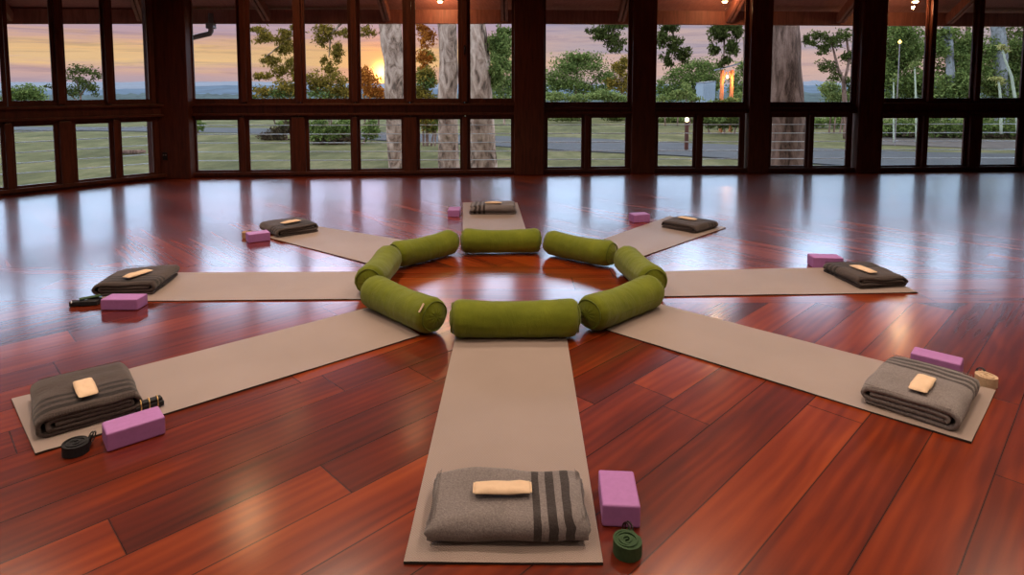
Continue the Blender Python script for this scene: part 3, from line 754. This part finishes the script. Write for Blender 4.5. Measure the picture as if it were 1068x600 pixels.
# hills
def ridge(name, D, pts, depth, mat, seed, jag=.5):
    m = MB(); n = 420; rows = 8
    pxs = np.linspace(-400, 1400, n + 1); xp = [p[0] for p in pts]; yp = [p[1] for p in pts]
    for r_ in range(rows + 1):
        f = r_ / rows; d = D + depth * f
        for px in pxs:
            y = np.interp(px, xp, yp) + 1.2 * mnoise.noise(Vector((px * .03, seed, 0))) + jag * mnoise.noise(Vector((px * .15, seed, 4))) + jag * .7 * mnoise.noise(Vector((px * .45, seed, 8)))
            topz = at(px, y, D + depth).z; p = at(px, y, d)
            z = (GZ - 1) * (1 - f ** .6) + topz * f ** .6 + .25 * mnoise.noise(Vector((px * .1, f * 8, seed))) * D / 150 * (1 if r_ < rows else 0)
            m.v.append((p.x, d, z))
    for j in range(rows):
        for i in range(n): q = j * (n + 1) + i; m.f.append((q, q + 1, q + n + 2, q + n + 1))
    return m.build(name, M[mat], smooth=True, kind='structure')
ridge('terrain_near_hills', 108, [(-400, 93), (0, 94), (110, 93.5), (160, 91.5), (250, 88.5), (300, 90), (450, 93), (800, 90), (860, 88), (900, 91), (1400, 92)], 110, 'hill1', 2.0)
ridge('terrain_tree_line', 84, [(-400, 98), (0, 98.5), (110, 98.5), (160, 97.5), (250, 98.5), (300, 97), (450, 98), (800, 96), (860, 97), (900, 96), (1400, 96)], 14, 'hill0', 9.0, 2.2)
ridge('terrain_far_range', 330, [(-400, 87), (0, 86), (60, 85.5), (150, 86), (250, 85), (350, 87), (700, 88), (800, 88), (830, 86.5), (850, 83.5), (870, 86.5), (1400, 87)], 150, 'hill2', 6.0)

def foliage(parent, blobs, mat, seed, name='foliage', leaf=.10, aspect=.5, shell=.1, droop=0.0):
    """blobs: (centre, (rx, ry, rz), count); leaves are small folded blades"""
    rng = np.random.default_rng(seed); V = []; Fc = []; base = 0
    sub = []
    for c, rad, cnt in blobs:
        k_ = max(4, min(22, cnt // 28))
        for q in range(k_):
            dd = rng.normal(size=3); dd /= np.linalg.norm(dd); dd *= rng.random() ** .4 * .82
            sz = (.42 + .3 * rng.random())
            sub.append((tuple(np.array(c) + dd * np.array(rad)), tuple(np.array(rad) * sz * np.array([1.15, 1.0, .8])), max(8, cnt // k_)))
    for c, rad, cnt in sub:
        d = rng.normal(size=(cnt, 3)); d /= np.linalg.norm(d, axis=1)[:, None]
        rr = shell + (1 - shell) * rng.random(cnt) ** .6; 
        lump = 1 + .22 * np.sin(d[:, 0] * 5 + seed) * np.sin(d[:, 2] * 6 + seed * 2) + .12 * np.sin(d[:, 1] * 9)
        pos = np.array(c) + d * (rr * lump * (.45 + .75 * rng.random(cnt)))[:, None] * np.array(rad)
        a = rng.normal(size=(cnt, 3)); a[:, 2] -= droop * 2; a /= np.linalg.norm(a, axis=1)[:, None]
        b = np.cross(a, rng.normal(size=(cnt, 3))); b /= np.linalg.norm(b, axis=1)[:, None]
        s = leaf * (.6 + .8 * rng.random(cnt))[:, None]
        q = np.stack([pos - a * s, pos + b * s * aspect, pos + a * s, pos - b * s * aspect], 1).reshape(-1, 3)
        V.append(q); Fc.append(np.arange(cnt * 4).reshape(-1, 4) + base); base += cnt * 4
    V = np.concatenate(V); Fc = np.concatenate(Fc); me = bpy.data.meshes.new(name)
    me.vertices.add(len(V)); me.vertices.foreach_set('co', V.ravel()); me.loops.add(Fc.size); me.loops.foreach_set('vertex_index', Fc.ravel())
    me.polygons.add(len(Fc)); me.polygons.foreach_set('loop_start', np.arange(0, Fc.size, 4)); me.update(calc_edges=True)
    me.materials.append(M[mat]); o = bpy.data.objects.new(name, me); COL.objects.link(o); o.parent = parent; return o
def clump(px, py, rx, ry, D, o, depth=None, dens=1.0):
    """a leaf clump that reads rx, ry photo pixels across at distance D"""
    c = at(px, py, D); s = D / F
    return ((c.x - o.x, c.y - o.y, c.z - o.z), (rx * s, (depth or (rx + ry) / 2) * s, ry * s))
def plant(name, label, cat, px, D, clumps, mat, seed, n, leaf_px=2.2, aspect=.5, group=None, trunk=None, tmat='bark', shell=.4, droop=0.0, root_y=None, extra=None):
    g0 = at(px, 100, D); o = Vector((g0.x, D, GZ)); t = thing(name, label, cat, o, 0, group)
    tot = sum(c[2] * c[3] for c in clumps); bl = []
    for c in clumps:
        cc, rr = clump(c[0], c[1], c[2], c[3], D + (c[4] if len(c) > 4 else 0), o); bl.append((cc, rr, max(20, int(1.45 * n * c[2] * c[3] / tot))))
    foliage(t, bl, mat, seed, 'foliage', leaf_px * .78 * D / F, aspect * .85, shell, droop)
    if extra:
        bl = []
        for c in extra[0]:
            cc, rr = clump(c[0], c[1], c[2], c[3], D + (c[4] if len(c) > 4 else 0), o); bl.append((cc, rr, max(20, int(extra[2] * c[2] * c[3] / sum(q[2] * q[3] for q in extra[0])))))
        foliage(t, bl, extra[1], seed + 50, 'foliage', leaf_px * .78 * D / F, aspect * .85, shell, droop)
    if not trunk:
        rnd = random.Random(seed)
        for c in clumps:
            cc, rr = clump(c[0], c[1], c[2], c[3], D + (c[4] if len(c) > 4 else 0), o); m = MB()
            m.tube([(cc[0] * .8, cc[1], -.05), (cc[0] * .9 + rnd.uniform(-.1, .1), cc[1], max(.05, cc[2] * .5)), (cc[0], cc[1], max(.1, cc[2]))], [.05, .035, .015], 6)
            m.build('stem', M['bark2'], t)
    if trunk:
        m = MB()
        for ti, tr in enumerate(trunk):
            pts = []; rs = []
            for (x, y, w) in tr:
                p = at(x, y, D); pts.append(p - o); rs.append(w * D / F / 2)
            # resample for bark relief
            P2, R2 = [], []
            for i in range(len(pts) - 1):
                for q in range(6): f = q / 6; P2.append(pts[i].lerp(pts[i + 1], f)); R2.append(rs[i] * (1 - f) + rs[i + 1] * f)
            P2.append(pts[-1]); R2.append(rs[-1])
            m.tube(P2, R2, 16, nz=.16, seed=seed + ti, nf=2.2)
        m.build('trunk', M[tmat], t, smooth=True)
    return t
def gy(D): return HZ + (H - GZ) * F / D          # photo row of the lawn at distance D

TG, BG = 'trees outside the windows', 'shrubs on the lawn'
# left windows
plant('tree', 'lone airy tree on the horizon seen through the left windows', 'tree', 88, 70, [(76,79,11,10),(96,76,9,9),(86,72,10,7),(98,92,9,8),(76,95,12,9),(52,90,5,4),(60,86,5,4),(89,88,10,10)], 'L_dark', 1, 1500, 1.7, trunk=[[(84,116,2),(84,100,1.8),(79,82,1.2)],[(84,100,1.6),(97,80,1)],[(84,108,1.5),(60,88,1)]], tmat='bark2', group=TG, shell=.2)
plant('bush', 'round green bush low in the leftmost upper window', 'bush', 24, 60, [(24,97,19,9),(15,101,14,6),(36,101,12,6)], 'L_green', 2, 1800, 2, group=BG)
# sunset tree with drooping branches, trunk is the first gum
plant('gum_tree', 'pale gum trunk beside the setting sun with leafy branches hanging left', 'tree', 408, 19,
      [(277,38,13,10),(296,47,12,12),(283,63,12,8),(300,34,10,8),(272,80,10,7),(303,68,9,12),(338,40,11,11),(350,52,8,12),(344,34,8,6),(340,68,6,10),(384,34,9,8),(268,30,10,5),(300,50,9,8),(290,75,12,8),(335,30,14,5),(352,58,7,8),(358,36,8,8),(310,30,8,6)], 'L_olive', 3, 4600, 2.5, .36, TG,
      [[(414,182,17),(412,150,16),(411,105,19),(411,60,21),(406,20,24),(404,-60,22),(404,-150,16)],[(404,-10,6),(360,0,4),(320,20,3),(296,45,2),(276,60,1)],[(404,-30,6),(370,10,4),(345,35,2),(343,60,1)],[(404,-60,9),(360,-110,5),(300,-150,3)]], 'bark', .15, .5)
plant('gum_tree', 'second pale gum trunk in the window right of the sun', 'tree', 467, 17.5,
      [(446,40,10,14),(437,30,8,8),(442,62,8,9),(484,70,4,10)], 'L_warm', 4, 900, 2.6, .4, TG,
      [[(470,190,24),(468,168,22),(467,140,21),(467,100,20),(468,60,19),(466,20,20),(464,-80,18),(462,-160,12)],[(465,-60,7),(430,-90,4),(446,20,1)]], 'bark', .15, .5)
plant('gum_tree', 'thick leaning gum trunk nearest the wide centre post', 'tree', 500, 16,
      [(520,45,12,16),(526,35,10,9),(516,75,10,14)], 'L_green', 5, 1500, 2.8, .4, TG,
      [[(505,205,32),(504,175,28),(503,150,26),(501,110,25),(501,95,24),(499,60,22),(495,25,20),(488,-80,18),(484,-170,12)],[(486,-90,8),(520,-60,4),(522,30,2)]], 'bark', .2, .5)
plant('bush', 'olive and orange bush glowing behind the sun window', 'bush', 385, 33, [(383,88,12,16),(378,75,6,8),(396,98,10,8)], 'L_warm', 6, 1500, 2.2, group=BG)
plant('bush', 'bushy green shrub left of the sun below the hanging branches', 'bush', 330, 36, [(300,92,14,12),(278,96,14,8),(330,88,14,14),(348,86,14,14),(362,95,12,10),(312,84,8,9),(290,108,22,6),(340,108,26,8),(345,74,8,6)], 'L_olive', 7, 5200, 2.0, group=BG, extra=([(295,98,16,6),(340,98,20,7),(262,101,8,4)], 'L_green', 1300))
plant('bush', 'sprawling low shrub seen through the low pane below the hanging branches', 'bush', 345, 27, [(345,140,23,10),(330,134,13,11),(358,132,13,11),(385,136,10,12)], 'L_green', 8, 3800, 2.2, group=BG, extra=([(345,146,24,6)], 'L_brown', 900))
plant('bush', 'dark bare-stemmed shrub in the second low pane of the long wall', 'bush', 290, 29, [(290,139,14,8),(300,133,10,8),(280,142,10,5)], 'L_brown', 9, 1300, 2.2, group=BG, extra=([(298,130,10,6)], 'L_green', 500))
plant('bush', 'tiny shrub at the left edge of the first low pane', 'bush', 206, 32, [(206,131,6,8)], 'L_green', 10, 500, 2.0, group=BG)
plant('bush', 'green orange-tipped shrub between the two gum trunks', 'bush', 446, 26, [(444,80,12,14),(440,98,13,10),(450,128,13,12),(445,60,9,9),(455,110,14,10)], 'L_olive', 11, 4200, 2.2, group=BG, extra=([(442,84,12,12),(450,130,12,8)], 'L_green', 1500))
plant('tree', 'soft green tree right of the leaning gum trunk', 'tree', 524, 42, [(525,92,14,12),(518,84,10,12),(532,70,8,12),(520,60,10,14),(528,45,12,10),(522,106,14,10)], 'L_pale', 12, 3200, 2.2, group=TG, trunk=[[(526,149,2.5),(526,110,2.2),(524,80,1.6),(522,50,1)]], extra=([(522,60,12,18),(530,90,8,12)], 'L_green', 1400))
# centre windows
plant('tree', 'wide rounded green tree in the centre window', 'tree', 600, 62, [(590,74,22,18),(614,66,20,13),(604,60,16,9),(577,86,16,14),(632,82,14,12),(600,92,22,12),(625,95,16,10),(560,95,14,12)], 'L_green', 13, 6500, 1.9, group=TG, trunk=[[(600,138,3.5),(600,108,3),(602,75,2)],[(600,108,2.4),(628,75,1.4)]], tmat='bark2')
plant('tree', 'smaller dark tree with orange gaps right in the centre window', 'tree', 648, 58, [(645,72,10,9),(652,66,9,7),(650,90,10,14),(638,88,8,8)], 'L_olive', 14, 1700, 1.9, group=TG, trunk=[[(649,140,2),(649,90,1.6),(648,70,1)],[(649,95,1.2),(640,76,.8)]], tmat='bark2', shell=.2)
plant('bush', 'pale green low bush in front of the centre trees', 'bush', 632, 50, [(628,100,16,7),(605,103,14,5),(648,104,12,5),(580,102,14,6)], 'L_pale', 15, 2600, 1.9, group=BG)
plant('tree', 'dome-shaped green tree behind the white shed', 'tree', 722, 55, [(722,78,20,18),(735,72,16,14),(708,84,14,14),(742,86,14,14),(700,96,16,12),(722,100,22,9),(690,90,8,10)], 'L_green', 16, 5600, 1.9, group=TG, trunk=[[(722,130,3.5),(722,100,3),(724,80,2)]], tmat='bark2')
plant('bush', 'yellow green leaning bush in front of the shed', 'bush', 712, 40, [(716,94,6,9),(706,99,8,6),(690,103,8,5),(722,102,10,5),(771,101,7,6),(752,107,20,3)], 'L_pale', 17, 1700, 1.9, group=BG)
# big rough barked tree with canopy hanging over the centre panes
plant('rough_barked_tree', 'massive rough grey tree trunk filling the window right of centre', 'tree', 820, 15.5,
      [(640,27,18,5),(700,28,16,5),(760,28,18,5),(632,36,16,7),(642,46,12,9),(622,33,10,6),(690,38,8,12),(703,46,9,11),(712,56,8,10),(697,62,7,9),(750,36,14,9),(762,48,9,12),(745,52,8,8),(770,34,8,8),(757,66,7,9),(840,40,3,8)], 'L_dark', 18, 4300, 3.0, .4, TG,
      [[(822,215,44),(821,175,38),(821,150,35),(820,110,34),(819,80,32),(818,30,29),(816,-60,27),(814,-170,18)],[(816,-70,10),(770,-50,6),(756,20,3),(755,60,1)],[(816,-90,10),(740,-90,6),(700,10,3),(704,60,1)],[(816,-120,10),(700,-120,6),(640,0,3),(640,48,1)]], 'bark2', .15, .6)
m = MB()
plant('slender_tree', 'thin dark forked tree with tufts of leaves right of the massive trunk', 'tree', 878, 30,
      [(868,42,12,10),(858,52,9,8),(880,36,11,8),(850,44,9,6),(862,68,10,8),(884,60,8,10),(870,80,8,6),(853,36,10,6),(885,90,6,10)], 'L_dark', 19, 2100, 2.2, .45, TG,
      [[(882,146,5),(881,105,4.5),(880,85,4),(874,72,3),(870,55,2),(866,40,1.2)],[(880,88,3),(886,62,2.6),(883,40,2)],[(874,74,2),(858,60,1)]], 'bark2', .15)
plant('bush', 'bright green shrub at the foot of the forked tree', 'bush', 868, 34, [(866,94,11,9),(872,102,13,5),(880,100,9,7)], 'L_pale', 20, 1700, 2.0, group=BG)
plant('bush', 'low dark hedge behind the driveway in the pane right of the massive trunk', 'bush', 866, 38, [(850,128,16,5),(872,127,14,6),(886,130,8,4)], 'L_green', 21, 1700, 2.0, group=BG)
plant('bush', 'long low green planting behind the garden light', 'bush', 735, 44, [(695,127,14,5),(725,127,14,5),(755,127,16,6),(640,124,14,3),(590,124,18,2.5)], 'L_dark', 22, 2600, 1.9, group=BG, extra=([(710,126,14,4),(750,126,14,5)], 'L_pale', 900))
plant('tree', 'bushy tree behind the lit pavilion', 'tree', 776, 52, [(772,86,10,16),(778,72,9,12),(765,96,8,10),(780,100,10,10)], 'L_green', 23, 1700, 1.9, group=TG, trunk=[[(777,133,3),(777,90,2.4),(776,40,2)]], tmat='bark2')
plant('bush', 'low green shrubs hiding the feet of the lit pavilion', 'bush', 752, 33, [(738,127,12,7),(756,127,12,8),(770,128,8,8),(757,108,16,5)], 'L_dark', 60, 2200, 2.0, group=BG, extra=([(748,125,14,6),(766,104,8,5)], 'L_pale', 900))
# right windows: dense garden
plant('tree', 'leafy green tree filling the left pane of the right windows', 'tree', 940, 38, [(935,55,16,24),(955,50,14,20),(944,85,18,20),(925,90,12,18),(962,85,12,20),(940,35,20,12),(925,70,14,16)], 'L_green', 24, 7800, 2.1, group=TG, trunk=[[(936,152,4),(936,100,3.5),(937,40,3)]], extra=([(935,60,18,22),(950,95,18,10)], 'L_dark', 2600))
plant('tree', 'leafy green tree with pale grey trunk in the middle of the right windows', 'tree', 990, 32, [(985,92,16,14),(1005,85,12,20),(978,50,10,16),(1008,45,10,16),(995,100,18,9),(1000,60,10,12),(985,35,14,8)], 'L_green', 25, 5600, 2.2, group=TG, trunk=[[(993,158,9),(992,100,8),(991,70,7.5),(990,45,7),(986,15,7),(980,-60,6)],[(991,50,4),(979,34,3)]], tmat='bark3', extra=([(990,95,18,12)], 'L_pale', 1500))
plant('tree', 'leafy tree with thick grey trunk at the right edge of the photo', 'tree', 1043, 34, [(1035,82,14,14),(1060,75,14,22),(1030,55,10,18),(1066,50,12,16),(1050,98,20,10),(1082,80,18,30)], 'L_green', 26, 5600, 2.2, group=TG, trunk=[[(1045,158,14),(1044,100,13),(1043,60,13),(1040,20,13),(1038,-60,11)]], tmat='bark3', extra=([(1040,92,24,12),(1062,60,10,16)], 'L_dark', 1800))
plant('tree', 'tall dark background tree beyond the right windows', 'tree', 1000, 60, [(930,60,30,40),(990,60,32,42),(1050,60,34,42),(1110,60,34,42),(905,100,16,16)], 'L_dark', 27, 8000, 2.4, group=TG, trunk=[[(1009,130,6),(1009,70,5),(1010,10,4)]], tmat='bark2')
plant('bush', 'dense dark bank of shrubs in the low panes of the right windows', 'bush', 985, 30, [(935,132,22,14),(965,130,18,14),(990,134,20,12),(1020,130,18,14),(1045,134,20,12),(1075,132,20,14),(915,135,12,10)], 'L_green', 28, 7200, 2.2, group=BG, extra=([(940,141,26,8),(990,140,26,8),(1045,142,26,7),(965,132,10,6),(1010,134,9,7)], 'L_brown', 3400))
# tall pale-stemmed plants with yellow tops
for i, (pts, D, lab) in enumerate((
    ([(1062,140,3.4),(1059,105,3),(1055,80,2.6),(1048,62,2),(1046,52,1.4)], 22, 'tallest leaning pale stem with yellow leafy top at the right edge'),
    ([(1044,140,2.6),(1043.5,102,2.4),(1041.5,84,1.8)], 23, 'shorter pale stem with yellow leafy top left of the tallest one'),
    ([(956,150,2.2),(955,100,1.8),(954,70,1.2)], 27, 'slim whitish stem with green tuft in the left pane of the right windows'),
    ([(932,150,1.6),(932,100,1.4),(932,82,1)], 27, 'very thin whitish stem farthest left in the right windows'))):
    x, y = pts[-1][:2]
    plant('pawpaw_plant', lab, 'plant', pts[0][0], D, [(x, y - 2, 7 if i < 3 else 4, 4), (x + 2, y + 2, 5, 3)], 'L_yellow' if i < 2 else 'L_pale', 40 + i, 170, 2.0, .4, 'pale stemmed plants', [pts], 'stalk')
# mulch border below the right shrubs
m = MB(); pts = [gp(x, y, z=GZ + .05) for x, y in ((905,150),(960,152),(1010,154),(1100,156),(1100,147),(1010,145),(960,143),(905,143))]
m.add(pts, [tuple(range(8))]); o = m.build('garden_bed', M['mulch'], kind='structure'); so = o.modifiers.new('s', 'SOLIDIFY'); so.thickness = .08; so.offset = -1
# log on the lawn
p = gp(137, 161.5, z=GZ); t = thing('log', 'short dark log lying on the lawn in the low left window', 'log', p, R(6))
m = MB(); m.tube([(-.45, 0, .09), (-.2, .01, .10), (.2, 0, .1), (.5, -.02, .12)], [.06, .08, .085, .05], 12, nz=.2, seed=3); m.build('log_body', M['bark2'], t, smooth=True)
m = MB(); m.tube([(.3, 0, .12), (.42, -.05, .2)], [.03, .02], 8); m.build('broken_stub', M['bark2'], t)
# bollard garden light
D = 24; p = at(716, 145, D); p.z = GZ
t = thing('garden_light', 'glowing lamp on a dark timber post on the lawn', 'lamp', p)
zt = at(716, 127, D).z - GZ
m = MB(); m.box((0, 0, zt / 2), (.13, .13, zt)); m.build('lamp_post', M['frame'], t, bevel=.01)
m = MB(); m.tube([(0, 0, zt), (0, 0, zt + .05), (0, 0, zt + .13), (0, 0, zt + .16)], [.05, .07, .07, .03], 14); m.build('lamp_globe', mat_emit('garden_glow', (1, .75, .35), 9), t, smooth=True)
# white shed
D = 46; p = at(740, 100, D); p.z = GZ; s = D / F
t = thing('shed', 'white panelled garden shed among the trees', 'shed', p, R(8))
hz_ = at(741, 85, D).z - GZ
m = MB(); m.add([(-.5,0,0),(.45,0,0),(.45,0,hz_),(-.5,0,hz_-.12),(-.5,1.2,0),(.45,1.2,0),(.45,1.2,hz_),(-.5,1.2,hz_-.12)], [(0,1,2,3),(5,4,7,6),(4,0,3,7),(1,5,6,2),(3,2,6,7)]); m.build('shed_wall', M['white'], t)
m = MB()
for q in range(6): m.box((-.42 + q * .155, -.015, hz_ / 2 - .1), (.02, .03, hz_ - .25))
m.build('cladding_batten', M['white'], t)
m = MB(); m.add([(-.54,-.05,hz_-.12),(.5,-.05,hz_),(.5,1.25,hz_),(-.54,1.25,hz_-.12),(-.54,-.05,hz_-.08),(.5,-.05,hz_+.04),(.5,1.25,hz_+.04),(-.54,1.25,hz_-.08)], [(0,3,2,1),(4,5,6,7),(0,1,5,4),(1,2,6,5),(2,3,7,6),(3,0,4,7)]); m.build('shed_roof', M['roofm'], t)
# lit timber pavilion
D = 34; p = at(759, 100, D); p.z = GZ; s = D / F
t = thing('pavilion', 'small timber pavilion lit orange from inside', 'pavilion', p, R(-12))
hp = at(759, 73, D).z - GZ
for x, y in ((-.28, 0), (.22, 0), (-.25, 1.0), (.27, 1.0)):
    m = MB(); m.box((x, y, hp / 2), (.11, .11, hp)); m.build('timber_post', M['lit'], t)
m = MB(); m.bar((-.28, 0, hp - .6), (-.08, 0, hp - .1), .07, .07); m.bar((.22, 0, hp - .6), (.04, 0, hp - .1), .07, .07); m.build('brace', M['lit'], t)
m = MB(); m.add([(-.6,-.4,hp-.02),(.55,-.4,hp+.30),(.55,1.4,hp+.30),(-.6,1.4,hp-.02),(-.6,-.4,hp+.06),(.55,-.4,hp+.38),(.55,1.4,hp+.38),(-.6,1.4,hp+.06)], [(0,3,2,1),(4,5,6,7),(0,1,5,4),(1,2,6,5),(2,3,7,6),(3,0,4,7)]); m.build('pavilion_roof', M['roofm'], t)
m = MB(); m.tube([(-.03, .1, hp - .45), (-.03, .1, hp - .30)], .05, 10); m.build('hanging_lamp', mat_emit('pav_glow', (1, .55, .15), 22), t)
ld = bpy.data.lights.new('pavilion_light', 'POINT'); ld.energy = 110; ld.color = (1, .42, .12); ld.shadow_soft_size = .08
lo = bpy.data.objects.new('pavilion_light', ld); COL.objects.link(lo); lo.parent = t; lo.location = (.05, -.35, hp - .6)
# distant lamp in the right trees
D = 26; p = at(938.5, 43.5, D)
t = thing('garden_lamp', 'tiny glowing lamp on a thin pole in front of the right shrubbery', 'lamp', (p.x, p.y, GZ))
m = MB(); m.tube([(0, 0, 0), (0, 0, p.z - GZ - .06)], .02, 8); m.build('lamp_pole', M['alum'], t)
m = MB(); m.tube([(0, 0, p.z - GZ - .07), (0, 0, p.z - GZ + .0), (0, 0, p.z - GZ + .07)], [.03, .07, .02], 12); m.build('lamp_globe', mat_emit('far_glow', (1, .6, .15), 6), t, smooth=True)

# ------------------------------------------------------------------ sky
w = bpy.data.worlds.new('dusk_sky'); sc.world = w; w.use_nodes = True
g = N.__new__(N); g.t = w.node_tree; g.t.nodes.clear(); g.m = None
out = g.n('ShaderNodeOutputWorld'); bg = g.n('ShaderNodeBackground'); g.l(bg.outputs[0], out.inputs[0])
d = g.coord('Generated'); X, Y, Z = g.sep(d)
hl = g.math('SQRT', g.math('ADD', g.math('MULTIPLY', X, X), g.math('MULTIPLY', Y, Y)))
el = g.math('DIVIDE', Z, g.math('MAXIMUM', hl, .02)); az = g.math('ARCTAN2', X, Y)
nz_ = g.noise(g.comb(g.math('MULTIPLY', az, 5.0), g.math('MULTIPLY', el, 75.0)), 1.0, 5, .62, .3)
nz2 = g.noise(g.comb(g.math('MULTIPLY', az, 16.0), g.math('MULTIPLY', el, 230.0), 4.0), 1.0, 4, .6)
wob = g.math('ADD', g.math('MULTIPLY', g.math('SUBTRACT', nz_, .5), .050), g.math('MULTIPLY', g.math('SUBTRACT', nz2, .5), .022))
e2 = g.math('ADD', el, g.math('MULTIPLY', wob, g.math('MINIMUM', 1.0, g.math('MAXIMUM', 0.0, g.math('MULTIPLY', el, 25.0)))))
f = g.math('MULTIPLY', e2, 2.0)
hi = [(.245, (.60, .62, .90)), (.30, (1.0, 1.35, 1.95)), (.40, (1.9, 2.6, 3.7)), (.52, (3.3, 4.5, 6.2)), (.68, (5.2, 7.0, 9.4)), (.84, (4.8, 6.4, 8.4)), (.93, (1.8, 2.1, 2.6)), (1.0, (1.1, 1.15, 1.2))]
f2 = g.math('ADD', f, 0.0)
left = g.ramp(f, [(0, (.36, .39, .52)), (.02, (.52, .38, .44)), (.05, (.66, .41, .38)), (.075, (.86, .56, .30)), (.11, (.84, .52, .27)), (.135, (.72, .43, .33)), (.16, (.56, .37, .42)), (.20, (.50, .37, .50))] + hi)
right = g.ramp(f2, [(0, (.42, .42, .52)), (.03, (.66, .45, .42)), (.08, (.72, .47, .42)), (.12, (.50, .40, .46)), (.16, (.60, .43, .43)), (.2, (.42, .36, .46)), (.23, (.40, .36, .48))] + hi)
sm = g.n('ShaderNodeMapRange', interpolation_type='SMOOTHSTEP'); g.l(az, sm.inputs[0]); sm.inputs[1].default_value = -.10; sm.inputs[2].default_value = .14
col = g.mix(sm.outputs[0], left, right)
vis = g.math('MULTIPLY', g.math('MINIMUM', 1.0, g.math('MULTIPLY', g.math('MAXIMUM', el, 0.0), 40.0)), .8)
cn = g.noise(g.comb(g.math('MULTIPLY', az, 7.0), g.math('MULTIPLY', el, 130.0), 9.0), 1.0, 6, .65, .6)
cl_ = g.ramp(cn, [(.50, (0, 0, 0)), (.62, (1, 1, 1))])
col = g.mix(g.math('MULTIPLY', g.math('MULTIPLY', cl_, vis), .7), col, (.62, .66, .82), 'MULTIPLY')
cn2 = g.noise(g.comb(g.math('MULTIPLY', az, 9.0), g.math('MULTIPLY', el, 160.0), 19.0), 1.0, 6, .65, .6)
cl2 = g.ramp(cn2, [(.52, (0, 0, 0)), (.66, (1, 1, 1))])
col = g.mix(g.math('MULTIPLY', g.math('MULTIPLY', cl2, vis), .55), col, (1.25, 1.12, .88), 'MULTIPLY')
saz = math.atan2(400 - 534, F); sel_ = (HZ - 76) / F
da = g.math('SUBTRACT', az, saz)
# warm wash round the sunset, higher sky above it stays rosy
wash = g.math('EXPONENT', g.math('MULTIPLY', g.math('MULTIPLY', da, da), -45.0))
hiw = g.math('MULTIPLY', wash, g.math('MINIMUM', 1.0, g.math('MAXIMUM', 0.0, g.math('MULTIPLY', g.math('SUBTRACT', el, .10), 12.0))))
col = g.mix(g.math('MULTIPLY', hiw, .6), col, g.mix(1.0, col, (1.35, .80, .85), 'MULTIPLY'))
low = g.math('MULTIPLY', wash, g.math('EXPONENT', g.math('MULTIPLY', g.math('MAXIMUM', el, 0.0), -16.0)))
col = g.mix(g.math('MULTIPLY', low, .7), col, (1.0, .50, .16))
de = g.math('SUBTRACT', el, sel_)
r2 = g.math('ADD', g.math('MULTIPLY', da, da), g.math('MULTIPLY', g.math('MULTIPLY', de, de), 1.0))
glow = g.math('EXPONENT', g.math('MULTIPLY', r2, -420.0)); core = g.math('EXPONENT', g.math('MULTIPLY', r2, -7000.0))
col = g.mix(1.0, col, g.mix(1.0, (.55, .10, -.06), g.comb(glow, glow, glow), 'MULTIPLY'), 'ADD')
col = g.mix(1.0, col, g.mix(1.0, (12.0, 5.0, .9), g.comb(core, core, core), 'MULTIPLY'), 'ADD')
below = g.math('LESS_THAN', el, -.004)
col = g.mix(below, col, (.05, .06, .03))
g.l(col, bg.inputs[0]); bg.inputs[1].default_value = 1.0

# ------------------------------------------------------------------ hall lamps behind the floor glints, and an added fill grid
def lamp(x, y, power, size, col=(1, .76, .56), z=CZ - .03):
    l = bpy.data.lights.new('ceiling_lamp_and_fill', 'AREA'); l.shape = 'DISK'; l.size = size; l.energy = power; l.color = col
    l.spread = R(125); o = bpy.data.objects.new('ceiling_lamp_and_fill', l); COL.objects.link(o); o.location = (x, y, z); return o
for x in (-4.6, -1.6, 1.6, 4.6):
    for y, pw in ((-2.0, 12), (.6, 20), (3.0, 30), (5.3, 32)): lamp(x, y, pw * (1.15 if abs(x) < 2 else .85), .5)  # added fill grid, out of view, brightens the whole hall
for x, y, e_ in ((-3.15, 7.1, 16), (-3.3, 9.0, 14), (-1.45, 9.0, 12)): lamp(x, y, e_, .22, (1, .6, .3))
